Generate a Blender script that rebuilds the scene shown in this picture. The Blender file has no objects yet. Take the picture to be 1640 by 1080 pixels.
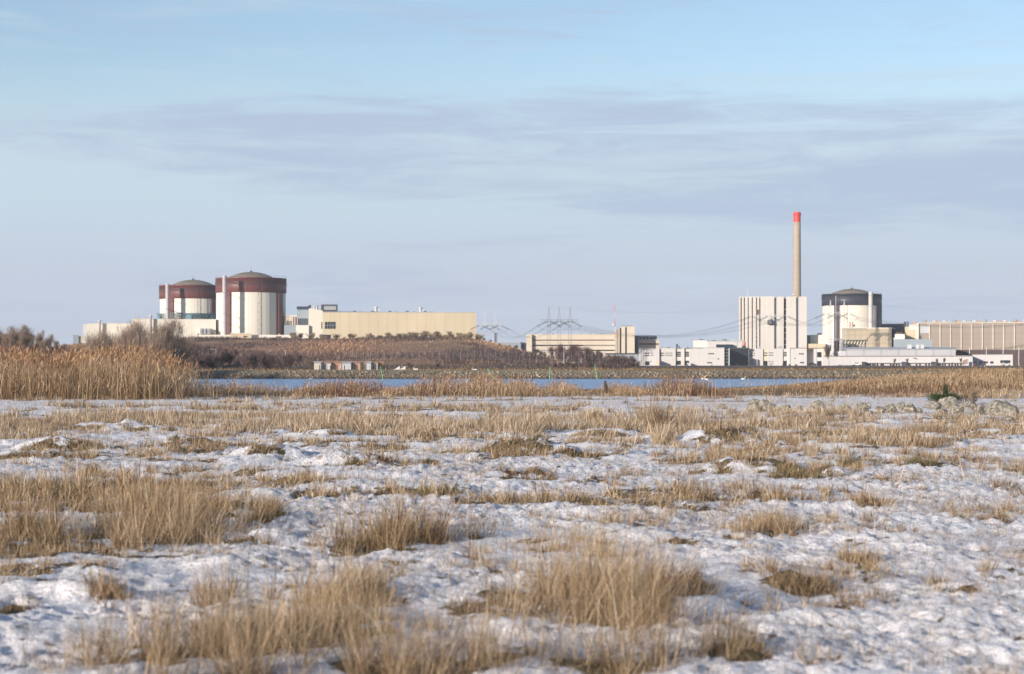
import bpy, math, random
import numpy as np
from mathutils import Vector

# ------------------------------------------------------------------ camera, sky, sun, exposure
F = 3200.0            # focal length in pixels of the 1640 px wide photograph
HY = 590.0            # row of the horizon
CAMZ = 1.7
SC = bpy.context.scene
COL = SC.collection
cam_d = bpy.data.cameras.new("camera")
cam = bpy.data.objects.new("camera", cam_d); COL.objects.link(cam)
cam.location = (0, 0, CAMZ); cam.rotation_euler = (math.radians(90), 0, 0)
cam_d.sensor_width = 36.0; cam_d.lens = F / 1640.0 * 36.0
cam_d.shift_y = (HY - 540.0) / 1640.0
cam_d.clip_start = 0.3; cam_d.clip_end = 20000
cam_d.dof.use_dof = True; cam_d.dof.focus_distance = 70.0; cam_d.dof.aperture_fstop = 3.4
SC.camera = cam
SC.view_settings.view_transform = 'Standard'; SC.view_settings.look = 'None'
SC.view_settings.gamma = 1.0
SC.view_settings.exposure = 0.42
SUN_AZ = 43.0; SUN_EL = 13.0
a_, e_ = math.radians(SUN_AZ), math.radians(SUN_EL)
LDIR = Vector((math.sin(a_) * math.cos(e_), math.cos(a_) * math.cos(e_), -math.sin(e_)))
sd = bpy.data.lights.new("sun", 'SUN'); sd.energy = 5.0; sd.angle = math.radians(0.55); sd.color = (1.0, 0.89, 0.77)
so = bpy.data.objects.new("sun", sd); COL.objects.link(so)
so.rotation_euler = LDIR.to_track_quat('-Z', 'Y').to_euler(); so.location = (-60, -60, 60)

W = bpy.data.worlds.new("World"); SC.world = W; W.use_nodes = True
def build_world():
    nt = W.node_tree; N = nt.nodes; L = nt.links; N.clear()
    def nd(t, **k):
        n = N.new(t)
        for a, b in k.items(): setattr(n, a, b)
        return n
    def math_(op, a, b=None, clamp=False):
        n = nd('ShaderNodeMath', operation=op); n.use_clamp = clamp
        for i, v in enumerate((a, b)):
            if v is None: continue
            if isinstance(v, (int, float)): n.inputs[i].default_value = v
            else: L.new(v, n.inputs[i])
        return n.outputs[0]
    def mix(fac, a, b, blend='MIX'):
        n = nd('ShaderNodeMix', data_type='RGBA', blend_type=blend)
        for s, v in ((0, fac), (6, a), (7, b)):
            if isinstance(v, (int, float)): n.inputs[s].default_value = v
            elif isinstance(v, tuple): n.inputs[s].default_value = (*v, 1)
            else: L.new(v, n.inputs[s])
        return n.outputs[2]
    out = nd('ShaderNodeOutputWorld'); bg = nd('ShaderNodeBackground')
    sky = nd('ShaderNodeTexSky', sky_type='NISHITA'); sky.sun_disc = False
    sky.sun_elevation = e_; sky.sun_rotation = math.radians(180 + SUN_AZ)
    sky.altitude = 0; sky.air_density = 1.0; sky.dust_density = 0.3; sky.ozone_density = 3.0
    bg.inputs[1].default_value = 0.136
    tc = nd('ShaderNodeTexCoord'); sp = nd('ShaderNodeSeparateXYZ'); L.new(tc.outputs['Generated'], sp.inputs[0])
    X, Y, Z = sp.outputs
    az = math_('ARCTAN2', X, Y)
    # stratus, laid out by direction
    def noise(sx, sz, off, detail, rough, dist=0.0):
        c = nd('ShaderNodeCombineXYZ'); L.new(math_('MULTIPLY', az, sx), c.inputs[0])
        L.new(math_('MULTIPLY', Z, sz), c.inputs[1]); c.inputs[2].default_value = off
        n = nd('ShaderNodeTexNoise'); L.new(c.outputs[0], n.inputs['Vector'])
        n.inputs['Scale'].default_value = 1; n.inputs['Detail'].default_value = detail
        n.inputs['Roughness'].default_value = rough; n.inputs['Distortion'].default_value = dist
        return n.outputs['Fac']
    def ramp(v, lo, hi):
        n = nd('ShaderNodeMapRange', interpolation_type='SMOOTHERSTEP'); L.new(v, n.inputs[0])
        n.inputs[1].default_value = lo; n.inputs[2].default_value = hi
        return n.outputs[0]
    big = noise(4.5, 26, 3.1, 3, 0.5, 0.3)
    fine = noise(11, 95, 8.7, 9, 0.68, 0.9)
    # tilted band: centre elevation rises to the right, width too
    zc = math_('ADD', Z, math_('MULTIPLY', az, 0.085))
    band = math_('MULTIPLY', ramp(zc, 0.066, 0.090), ramp(math_('ADD', Z, math_('MULTIPLY', math_('ABSOLUTE', math_('ADD', az, -0.05)), 0.05)), 0.152, 0.130))
    band2 = math_('MULTIPLY', ramp(Z, 0.075, 0.02), 0.35)
    low = ramp(Z, 0.165, 0.085)
    m = math_('ADD', math_('MULTIPLY', math_('ADD', big, -0.5), 1.9), math_('MULTIPLY', math_('ADD', fine, -0.5), 2.1))
    m = math_('ADD', m, math_('ADD', math_('MULTIPLY', band, 0.62), math_('MULTIPLY', band2, 0.20)))
    cl = ramp(m, -0.05, 1.05)
    hi_c = noise(6, 60, 21.0, 5, 0.6, 0.5)
    wisps = math_('MULTIPLY', ramp(hi_c, 0.45, 0.78), 0.5)
    s1 = mix(1.0, sky.outputs[0], (1.10, 0.95, 0.90), 'MULTIPLY')
    s1 = mix(1.0, s1, (0.0, 0.0, 0.0), 'ADD')
    veil = mix(ramp(Z, 0.025, 0.10), (2.98, 3.33, 4.05), (3.15, 3.85, 4.42))
    c1 = mix(math_('MULTIPLY', low, 0.97), s1, veil)
    c2 = mix(wisps, c1, (3.2, 3.9, 4.5))
    c3 = mix(math_('MULTIPLY', cl, 0.85), c2, (2.50, 3.02, 3.98))
    L.new(c3, bg.inputs[0]); L.new(bg.outputs[0], out.inputs[0])
build_world()

# ------------------------------------------------------------------ helpers
R = math.radians
def vnoise(x, y, seed=0):
    xi = np.floor(x).astype(np.int64); yi = np.floor(y).astype(np.int64)
    xf = x - xi; yf = y - yi
    u = xf * xf * xf * (xf * (xf * 6 - 15) + 10); v = yf * yf * yf * (yf * (yf * 6 - 15) + 10)
    def h(a, b):
        n = (a * 374761393 + b * 668265263 + seed * 974634777) & 0xffffffff
        n = ((n ^ (n >> 13)) * 1274126177) & 0xffffffff
        n = ((n ^ (n >> 15)) * 2246822519) & 0xffffffff
        return ((n ^ (n >> 16)) & 0xffffffff) / 4294967295.0
    a = h(xi, yi); b = h(xi + 1, yi); c = h(xi, yi + 1); d = h(xi + 1, yi + 1)
    return (a + (b - a) * u) * (1 - v) + (c + (d - c) * u) * v
def fbm(x, y, sc, octv=4, seed=0, gain=0.5):
    s = 0; amp = 1; tot = 0
    ca, sa = 0.8, 0.6
    for i in range(octv):
        s = s + amp * vnoise(x * sc + 17.3 * i, y * sc - 9.1 * i, seed + i); tot += amp
        x, y = ca * x - sa * y, sa * x + ca * y
        sc *= 2.03; amp *= gain
    return s / tot
def sst(v, a, b):
    t = np.clip((v - a) / (b - a), 0, 1); return t * t * (3 - 2 * t)

def tag(o, label=None, cat=None, group=None, kind=None):
    if label: o["label"] = label
    if cat: o["category"] = cat
    if group: o["group"] = group
    if kind: o["kind"] = kind
    return o
def empty(name, loc, rz=0.0):
    o = bpy.data.objects.new(name, None); COL.objects.link(o); o.location = loc; o.rotation_euler = (0, 0, rz)
    o.empty_display_size = 0.5
    return o
def link_mesh(me, name, mat, parent=None, smooth=False):
    if mat is not None: me.materials.append(mat)
    if smooth:
        me.polygons.foreach_set("use_smooth", np.ones(len(me.polygons), dtype=bool))
    o = bpy.data.objects.new(name, me); COL.objects.link(o)
    if parent is not None: o.parent = parent
    return o
def copy_tree(o, parent=None):
    c = o.copy(); COL.objects.link(c)
    if parent is not None: c.parent = parent
    for ch in list(o.children): copy_tree(ch, c)
    return c

class MB:
    def __init__(s): s.v = []; s.f = []
    def add(s, vs, fs):
        b = len(s.v); s.v += [tuple(p) for p in vs]; s.f += [tuple(i + b for i in f) for f in fs]; return s
    def box(s, x0, x1, y0, y1, z0, z1):
        return s.add([(x0,y0,z0),(x1,y0,z0),(x1,y1,z0),(x0,y1,z0),(x0,y0,z1),(x1,y0,z1),(x1,y1,z1),(x0,y1,z1)],
                     [(0,3,2,1),(4,5,6,7),(0,1,5,4),(1,2,6,5),(2,3,7,6),(3,0,4,7)])
    def prism(s, poly, y0, y1):          # polygon in x,z extruded along y
        n = len(poly)
        vs = [(p[0], y0, p[1]) for p in poly] + [(p[0], y1, p[1]) for p in poly]
        fs = [tuple(range(n)), tuple(range(2*n-1, n-1, -1))] + [(i, i+n, (i+1)%n+n, (i+1)%n) for i in range(n)]
        return s.add(vs, fs)
    def cyl(s, cx, cy, z0, z1, r0, r1=None, n=16, cap=True):
        r1 = r0 if r1 is None else r1
        vs = []
        for z, r in ((z0, r0), (z1, r1)):
            vs += [(cx + r*math.cos(2*math.pi*i/n), cy + r*math.sin(2*math.pi*i/n), z) for i in range(n)]
        fs = [(i, (i+1)%n, (i+1)%n+n, i+n) for i in range(n)]
        if cap: fs += [tuple(range(n-1, -1, -1)), tuple(range(n, 2*n))]
        return s.add(vs, fs)
    def lathe(s, cx, cy, prof, n=64):    # prof: (r, z) from bottom up
        vs = []; fs = []
        for r, z in prof:
            vs += [(cx + r*math.cos(2*math.pi*i/n), cy + r*math.sin(2*math.pi*i/n), z) for i in range(n)]
        for k in range(len(prof)-1):
            fs += [(k*n+i, k*n+(i+1)%n, (k+1)*n+(i+1)%n, (k+1)*n+i) for i in range(n)]
        fs += [tuple(range(n-1, -1, -1)), tuple(range((len(prof)-1)*n, len(prof)*n))]
        return s.add(vs, fs)
    def bar(s, p, q, w, n=4):
        return s.tube([p, q], [w, w], n)
    def tube(s, pts, rad, n=5):
        pts = [Vector(p) for p in pts]; vs = []; fs = []
        for i, p in enumerate(pts):
            d = (pts[min(i+1, len(pts)-1)] - pts[max(i-1, 0)])
            if d.length < 1e-9: d = Vector((0,0,1))
            d.normalize()
            a = d.cross(Vector((0,0,1)) if abs(d.z) < 0.9 else Vector((1,0,0))).normalized(); b = d.cross(a)
            for k in range(n):
                t = 2*math.pi*(k+.5)/n
                vs.append(p + (a*math.cos(t) + b*math.sin(t))*rad[i])
        for i in range(len(pts)-1):
            fs += [(i*n+k, i*n+(k+1)%n, (i+1)*n+(k+1)%n, (i+1)*n+k) for k in range(n)]
        fs += [tuple(range(n-1, -1, -1)), tuple(range((len(pts)-1)*n, len(pts)*n))]
        return s.add(vs, fs)
    def build(s, name, mat, parent=None, smooth=False):
        me = bpy.data.meshes.new(name); me.from_pydata(s.v, [], s.f); me.update()
        return link_mesh(me, name, mat, parent, smooth)

# ------------------------------------------------------------------ materials
def new_mat(name):
    m = bpy.data.materials.new(name); m.use_nodes = True
    nt = m.node_tree; b = nt.nodes['Principled BSDF']
    return m, nt, b
def mat(name, c, rough=0.7, var=0.12, scale=0.15, spec=0.3, metal=0.0, lines=None, bump=0.0, streak=True):
    """colour with blotchy wear; lines=(axis, period_m, strength) draws panel joints"""
    m, nt, b = new_mat(name); N, L = nt.nodes, nt.links
    b.inputs['Roughness'].default_value = rough; b.inputs['Metallic'].default_value = metal
    b.inputs['Specular IOR Level'].default_value = spec
    tc = N.new('ShaderNodeTexCoord'); mp = N.new('ShaderNodeMapping')
    mp.inputs['Scale'].default_value = (1, 1, 0.25 if streak else 1)
    L.new(tc.outputs['Object'], mp.inputs[0])
    n = N.new('ShaderNodeTexNoise'); n.inputs['Scale'].default_value = scale; n.inputs['Detail'].default_value = 6
    n.inputs['Roughness'].default_value = 0.65
    L.new(mp.outputs[0], n.inputs['Vector'])
    r = N.new('ShaderNodeMapRange'); L.new(n.outputs['Fac'], r.inputs[0])
    r.inputs[1].default_value = 0.3; r.inputs[2].default_value = 0.7
    r.inputs[3].default_value = 1 - var; r.inputs[4].default_value = 1 + var * 0.6
    val = r.outputs[0]
    if lines:
        for ax, per, st in lines:
            sp = N.new('ShaderNodeSeparateXYZ'); L.new(tc.outputs['Object'], sp.inputs[0])
            a = N.new('ShaderNodeMath'); a.operation = 'DIVIDE'; L.new(sp.outputs[ax], a.inputs[0]); a.inputs[1].default_value = per
            fr = N.new('ShaderNodeMath'); fr.operation = 'FRACT'; L.new(a.outputs[0], fr.inputs[0])
            ls = N.new('ShaderNodeMath'); ls.operation = 'LESS_THAN'; L.new(fr.outputs[0], ls.inputs[0]); ls.inputs[1].default_value = 0.14
            mu = N.new('ShaderNodeMath'); mu.operation = 'MULTIPLY'; L.new(ls.outputs[0], mu.inputs[0]); mu.inputs[1].default_value = -st
            ad = N.new('ShaderNodeMath'); ad.operation = 'ADD'; ad.inputs[1].default_value = 1; L.new(mu.outputs[0], ad.inputs[0])
            m2 = N.new('ShaderNodeMath'); m2.operation = 'MULTIPLY'; L.new(val, m2.inputs[0]); L.new(ad.outputs[0], m2.inputs[1])
            val = m2.outputs[0]
    mx = N.new('ShaderNodeMix'); mx.data_type = 'RGBA'; mx.blend_type = 'MULTIPLY'; mx.inputs[0].default_value = 1
    mx.inputs[6].default_value = (*c, 1); L.new(val, mx.inputs[7]); L.new(mx.outputs[2], b.inputs['Base Color'])
    if bump:
        bp = N.new('ShaderNodeBump'); bp.inputs['Strength'].default_value = bump; L.new(n.outputs['Fac'], bp.inputs['Height']); L.new(bp.outputs[0], b.inputs['Normal'])
    return m
def vcol_mat(name, rough=0.8, spec=0.15, trans=0.0):
    m, nt, b = new_mat(name); N, L = nt.nodes, nt.links
    a = N.new('ShaderNodeAttribute'); a.attribute_name = 'Col'
    L.new(a.outputs['Color'], b.inputs['Base Color'])
    b.inputs['Roughness'].default_value = rough; b.inputs['Specular IOR Level'].default_value = spec
    if trans > 0:
        t = N.new('ShaderNodeBsdfTranslucent'); L.new(a.outputs['Color'], t.inputs[0])
        mx = N.new('ShaderNodeMixShader'); mx.inputs[0].default_value = trans
        out = [n for n in N if n.type == 'OUTPUT_MATERIAL'][0]
        L.new(b.outputs[0], mx.inputs[1]); L.new(t.outputs[0], mx.inputs[2]); L.new(mx.outputs[0], out.inputs[0])
    return m
M = dict(
    cream=mat('cream_cladding', (0.644, 0.589, 0.488), 0.6, 0.06, 0.1, lines=[(0, 1.6, 0.05)]),
    creamw=mat('cream_render', (0.672, 0.626, 0.543), 0.7, 0.10, 0.12),
    creamd=mat('cream_drum', (0.686, 0.640, 0.550), 0.6, 0.10, 0.12),
    yellow=mat('yellow_brick', (0.522, 0.441, 0.310), 0.75, 0.10, 0.10, lines=[(2, 1.8, 0.07), (0, 6.0, 0.07)]),
    beige=mat('beige_panel', (0.294, 0.246, 0.210), 0.75, 0.08, 0.1, lines=[(2, 3.1, 0.10)]),
    beigeg=mat('beige_grid_panel', (0.414, 0.351, 0.261), 0.7, 0.08, 0.1, lines=[(2, 2.5, 0.22), (0, 3.4, 0.16)]),
    office=mat('office_concrete', (0.542, 0.474, 0.381), 0.75, 0.08, 0.1),
    white=mat('white_render', (0.500, 0.483, 0.476), 0.65, 0.05, 0.12, lines=[(0, 4.2, 0.05)]),
    whitep=mat('white_paint', (0.579, 0.567, 0.550), 0.5, 0.05, 0.3),
    towerw=mat('tower_panel', (0.522, 0.488, 0.448), 0.65, 0.07, 0.12, lines=[(0, 2.4, 0.06)]),
    maroon=mat('maroon_cladding', (0.135, 0.046, 0.043), 0.35, 0.12, 0.15, spec=0.45),
    slot=mat('maroon_slot', (0.12, 0.045, 0.04), 0.6, 0.1, 0.2),
    dpurple=mat('dark_purple_cladding', (0.055, 0.036, 0.048), 0.5, 0.1, 0.2),
    navy=mat('navy_cladding', (0.030, 0.034, 0.052), 0.35, 0.15, 0.15, spec=0.5),
    dome=mat('weathered_dome', (0.20, 0.165, 0.125), 0.75, 0.25, 0.14),
    concrete=mat('concrete', (0.36, 0.30, 0.23), 0.85, 0.12, 0.25, lines=[(2, 4.0, 0.08)]),
    red=mat('red_paint', (0.62, 0.060, 0.050), 0.5, 0.08, 0.3),
    dark=mat('dark_cladding', (0.045, 0.05, 0.06), 0.5, 0.2, 0.2),
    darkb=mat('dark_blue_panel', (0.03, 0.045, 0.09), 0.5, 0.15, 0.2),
    glass=mat('dark_glass', (0.018, 0.030, 0.042), 0.12, 0.3, 0.3, spec=0.6),
    win=mat('window_glass', (0.022, 0.024, 0.03), 0.2, 0.3, 0.5, spec=0.5),
    greym=mat('grey_sheet_metal', (0.40, 0.40, 0.42), 0.45, 0.06, 0.1, spec=0.4, lines=[(0, 1.3, 0.10), (0, 9.2, 0.15)]),
    greyr=mat('grey_roof', (0.425, 0.433, 0.459), 0.6, 0.08, 0.1),
    grey=mat('grey_steel', (0.30, 0.31, 0.32), 0.5, 0.15, 0.5),
    greyb=mat('blue_grey_and_shade', (0.26, 0.30, 0.34), 0.6, 0.08, 0.15),  # also gives some recessed and shadowed parts their shade by colour
    teal=mat('teal_netting', (0.13, 0.25, 0.30), 0.7, 0.2, 0.5),
    galv=mat('galvanised_steel', (0.22, 0.24, 0.26), 0.5, 0.15, 0.5),
    palem=mat('pale_steel', (0.468, 0.476, 0.476), 0.5, 0.15, 0.5),
    cable=mat('aluminium_cable', (0.07, 0.09, 0.10), 0.6, 0.1, 0.5),
    insul=mat('green_glass_insulator', (0.035, 0.075, 0.08), 0.3, 0.1, 0.5),
    stack=mat('stack_metal', (0.495, 0.468, 0.468), 0.45, 0.15, 0.4, spec=0.5),
    orange=mat('orange_sheet', (0.45, 0.25, 0.13), 0.6, 0.12, 0.5),
    terra=mat('terracotta_sheet', (0.40, 0.25, 0.19), 0.7, 0.12, 0.5),
    green=mat('green_paint', (0.16, 0.48, 0.24), 0.5, 0.1, 1.0),
    wood=mat('weathered_wood', (0.085, 0.060, 0.040), 0.9, 0.3, 4.0, bump=0.4, streak=False),
    bird=mat('white_feathers', (0.8, 0.79, 0.77), 0.8, 0.03, 5),
    fence=mat('dark_fence_panel', (0.085, 0.060, 0.060), 0.8, 0.2, 0.3, lines=[(0, 1.2, 0.2)]),
    asphalt=mat('asphalt', (0.06, 0.06, 0.06), 0.9, 0.1, 0.5),
)
MV = vcol_mat('dry_stalks', 0.75, 0.2, 0.18)
MT = vcol_mat('twigs', 0.85, 0.1)
MN = vcol_mat('needles', 0.8, 0.1)

# ------------------------------------------------------------------ places
def D_of(py, z=0.0): return (CAMZ - z) * F / (py - HY)
def gx(px, D): return (px - 820.0) / F * D
def gz(py, D): return CAMZ + (HY - py) / F * D

# hummocks: (px, py of the foot, half width px, height px)
HUMM = [(85,722,62,20),(300,716,40,12),(430,737,62,24),(540,746,66,20),(850,728,75,26),(905,733,34,16),(1160,712,75,20),
        (1290,700,60,13),(1210,757,90,22),(1340,760,30,12),(1500,716,50,12),(700,700,40,10),(735,695,30,12),(150,690,60,12),
        (660,742,50,12),(120,960,60,16),(700,905,70,12),(1180,700,40,12),(1270,672,40,5),(1590,700,50,12),(960,700,60,9),
        (240,690,50,10),(520,700,50,9),(30,735,60,12),(1120,980,70,28),(1060,1000,50,24),(800,1010,60,14),(420,870,50,10),
        (1420,930,60,12),(1330,990,80,12),(70,880,70,12),(1480,880,60,10)]
# tussock patches: (px, py of the middle of the foot, half width px, half depth px, blade height m, density 0..1, tone)
# tone 0 straw, 1 brown, 2 olive
PATCH = [(240,1062,170,34,.50,.8,0),(110,1075,60,25,.30,.7,0),(480,1010,150,62,.42,.75,0),(380,960,60,20,.34,.8,1),
         (560,960,80,40,.36,.9,0),(640,1070,130,22,.50,.9,0),(950,968,175,42,.70,.62,0),(800,1050,120,25,.40,.55,0),
         (1010,1068,130,18,.55,.6,0),(1100,940,50,24,.28,.8,1),(1185,1046,52,14,.26,.8,0),(1292,1052,40,14,.18,.9,0),
         (1292,938,62,13,.20,1.0,1),(1355,966,58,12,.16,1.0,1),(1378,905,34,12,.22,.8,0),(1500,945,28,8,.16,1.,1),
         (1536,950,28,7,.12,1.,0),(1620,912,30,10,.14,1.,1),(1228,848,58,10,.30,1.0,0),(1180,862,24,6,.2,.8,0),
         (640,868,92,16,.52,1.0,1),(775,900,62,16,.34,.9,0),(730,862,40,10,.3,.8,0),(240,862,140,24,.55,.8,0),(255,838,60,12,.5,1.0,1),
         (40,862,52,14,.55,1.0,1),(380,872,60,14,.30,.9,0),(120,868,60,12,.45,.9,0),(130,790,110,14,.5,.9,0),(30,790,60,12,.42,.8,0),
         (210,820,90,8,.3,.6,0),(180,960,42,10,.24,1.,1),(60,945,60,8,.12,.8,0),(30,980,30,8,.2,.7,0),(690,794,56,6,.26,1.0,2),
         (832,763,54,4,.18,1.,1),(1110,750,0,0,0,0,0),(1200,756,88,4,.22,1.0,1),(1145,800,56,8,.26,.9,0),(1225,800,30,10,.30,.9,0),
         (1395,812,34,6,.24,.9,0),(1360,745,18,6,.32,1.0,2),(1345,805,26,5,.2,.8,0),(1490,746,60,4,.24,1.0,2),(1440,770,60,5,.16,.7,0),
         (1605,756,20,8,.26,.9,0),(1455,785,20,4,.14,.9,0),(1530,830,24,5,.16,.8,0),(1600,830,30,8,.2,.8,0),(865,800,24,6,.28,.8,0),
         (1000,840,60,10,.24,.6,0),(1095,868,40,6,.16,.8,0),(540,748,60,1.5,.16,.8,1),(85,724,50,1.5,.12,.8,2),(850,730,60,1.5,.14,.8,2),
         (1165,711,60,4,.16,.9,1),(820,690,60,10,.55,.8,0),(1045,687,22,5,.85,1.,1),(1064,712,16,5,.55,.9,0),(945,670,20,3,.5,.9,0),
         (1105,680,14,4,.6,.8,0),(1390,716,60,10,.45,.7,0),(1255,668,30,4,.45,.7,0),(1330,668,60,5,.40,.9,0),(1480,720,30,9,.5,.6,0),
         (560,684,150,10,.42,1.0,0),(650,690,90,8,.38,.9,0),(180,672,60,6,.42,.9,0),(280,680,60,8,.42,.8,0),(380,690,60,12,.35,.7,0),
         (320,722,50,8,.3,1.0,1),(60,700,60,8,.35,.8,0),(130,735,60,8,.3,.8,1),(440,770,60,6,.22,.7,0),(300,760,50,5,.2,.7,0),
         (900,672,60,5,.3,.7,0),(1010,760,30,4,.16,.6,0),(960,772,50,4,.14,.6,1),(1220,725,70,6,.2,.7,0),(1560,690,60,6,.3,.7,0),
         (1150,1000,40,14,.22,.5,1),(430,832,26,7,.26,1.0,1),(590,800,20,5,.12,.6,0),(1280,762,60,6,.2,1.0,2),(850,870,40,8,.18,.6,0),
         (930,880,90,12,.28,.6,0),(690,1000,60,10,.2,.7,1),(1205,880,40,6,.12,.5,0),(560,880,40,8,.25,.7,0)]
PATCH = [p for p in PATCH if p[4] > 0]
def patch_world(p):
    px, py, hw, hd, h, d, t = p
    D = D_of(py); x = gx(px, D); rx = hw * D / F
    ry = 0.5 * (D_of(max(py - hd, HY + 8)) - D_of(py + hd))
    return x, D, rx, max(ry, 0.12), h, d, t
PW = [patch_world(p) for p in PATCH]
HW = []
for (px, py, hw, hh) in HUMM:
    D = D_of(py); rx = hw * D / F
    HW.append((gx(px, D), D + rx * 0.55, rx, rx * 0.75, hh * D / F))

def shore(x):            # where the meadow drops to the water
    return 152 + 6 * np.sin(x * 0.11) + 5 * np.sin(x * 0.043 + 1.3)
def height(x, y, fine=True):
    x = np.asarray(x, float); y = np.asarray(y, float)
    z = 0.10 * (fbm(x, y, 0.09, 2, 5) - 0.5)
    near = 1 - sst(y, 100, 135)
    # tussocky relief
    n1 = fbm(x, y, 0.85, 3, 11, 0.45)
    calm = 1 - 0.75 * sst(y, 84, 92) * (1 - sst(y, 108, 116))
    z = z + near * calm * (0.26 * np.clip(n1 - 0.50, 0, 1) * (0.6 + 0.4 * sst(y, 15, 60)) + 0.05 * (n1 - 0.5))
    if fine:
        m = y < 75
        if m.any():
            n2 = np.zeros_like(z); xm, ym = x[m], y[m]
            r = 1 - np.abs(2 * fbm(xm, ym, 4.2, 3, 23, 0.55) - 1)
            drift = 0.70 + 0.8 * sst(fbm(xm, ym, .5, 2, 29), .35, .65)
            n2[m] = drift * (0.72 + .28 * sst(ym, 16, 30)) * (0.040 * (r - 0.8) + 0.085 * (fbm(xm, ym, 8.0, 3, 31, 0.65) - 0.5) * (1 - 0.6 * sst(ym, 30, 70)) + 0.0) + 0.07 * (fbm(xm, ym, 1.7, 2, 37) - 0.5)
            z = z + n2 * near * calm
    for (hx, hy, rx, ry, h) in HW:
        d = ((x - hx) / rx) ** 2 + ((y - hy) / ry) ** 2
        m = d < 1.6
        if m.any():
            lump = 0.45 + 0.95 * fbm(x[m], y[m], 2.2, 3, 47, .6)
            z[m] = z[m] + h * np.clip(1 - d[m] / 1.6, 0, 1) ** 1.1 * 1.05 * lump
    # right-hand mound behind the stone row
    w = sst(x, 12, 40); p = sst(y, 112, 138) * (1 - sst(y, 160, 200))
    z = z + 1.30 * w * p + 0.25 * w * p * (fbm(x, y, 0.12, 2, 3) - 0.5)
    # descent to the water and the bed
    s = shore(x) + 26 * sst(x, 22, 45)
    z = z - 2.6 * sst(y, s, s + 60)
    # far bank (stone slope), the land behind
    yb = 468 + 2 * np.sin(x * 0.02)
    z = z + (2.6 + 1.25) * sst(y, yb, yb + 15)
    z = z + 1.7 * sst(y, 600, 960)
    # brush hill below the left plant
    pxx = x / np.maximum(y, 1) * F + 820
    crest = sst(x, -172, -128) * (1 - sst(x, -24, 36))
    crest = crest * (0.97 + 0.10 * (fbm(x, y, 0.012, 3, 71) - 0.5))
    z = z + 11.9 * crest * (0.30 * sst(y, 560, 640) + 0.70 * sst(y, 620, 830))
    z = z + 0.9 * (fbm(x, y, 0.05, 3, 73) - 0.5) * crest * sst(y, 560, 620)
    # wooded rise at the left edge
    q = (1 - sst(x, -112, -82)) * sst(y, 490, 540) * (1 - sst(y, 640, 720))
    z = z + 4.8 * q
    return z
def H(x, y): return float(height(np.array([x]), np.array([y]))[0])

def grass_density(x, y):
    """0..1 cover of grass, blade height, tone"""
    d = np.zeros_like(x); h = np.full_like(x, 0.22); t = np.zeros_like(x)
    wob = fbm(x, y, 2.2, 3, 41) - 0.5; hv = 0.30 + 1.25 * fbm(x, y, 1.9, 3, 44, .6); ptx = 0.18 + 0.25 * (1 - sst(y, 12, 16)) + 0.75 * sst(fbm(x, y, 1.5, 3, 43, .6), .36, .56)
    for (cx, cy, rx, ry, hh, de, to) in PW:
        e = np.sqrt(((x - cx) / rx) ** 2 + ((y - cy) / ry) ** 2) + wob * 1.5
        k = (1 - sst(e, 0.35, 1.35)) * de * ptx
        m = k > d
        d = np.where(m, k, d); h = np.where(m, hh * (0.80 + 0.20 * np.clip(1.25 - e * 0.8, 0, 1)) * hv, h); t = np.where(m, to, t)
    for (hx, hy, rx, ry, hm) in HW:                      # turf showing on the steep near face of each hummock
        if hy < 25: continue
        v = (y - hy) / ry; uu = (x - hx) / rx
        m = (np.abs(uu) < .95) & (v > -1.35) & (v < -.6)
        if m.any():
            k = (1 - sst(np.abs(uu[m]), 0.6, 0.95)) * sst(v[m], -1.35, -1.1) * (1 - sst(v[m], -0.85, -0.6)) * sst(fbm(x[m], y[m], 3.0, 3, 45), .36, .6)
            kk = np.maximum(d[m], k); h[m] = np.where(k > d[m], .11, h[m]); t[m] = np.where(k > d[m], 2, t[m]); d[m] = kk
    # general cover
    n = fbm(x, y, 0.55, 4, 51, 0.6); n2 = fbm(x, y, 0.16, 2, 57)
    th = 0.55 - 0.08 * sst(y, 38, 55) * (1 - sst(y, 82, 88)) - 0.05 * sst(y, 110, 118)
    th = th + 0.065 * sst(y, 50, 64) + 0.05 * sst(y, 84, 88) * (1 - sst(y, 106, 112))
    g = sst(n + (n2 - 0.5) * 0.45, th, th + 0.09) * 0.55
    g = g * (1 - 0.75 * sst(x / np.maximum(y, 1), 0.07, 0.1) * sst(y, 66, 70) * (1 - sst(y, 84, 90)))
    # the right side of the meadow is barer
    g = g * (1 - 0.35 * sst(x / np.maximum(y, 1), 0.06, 0.14) * (1 - sst(y, 40, 55)))
    m = g > d
    d = np.where(m, g, d); h = np.where(m, (0.08 + 0.22 * n2 + 0.10 * sst(y, 40, 60)) * (.5 + fbm(x, y, .8, 2, 66)), h)
    t = np.where(m, (fbm(x, y, 0.4, 2, 61) > 0.58) * 1.0, t)
    return d, h, t

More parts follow.
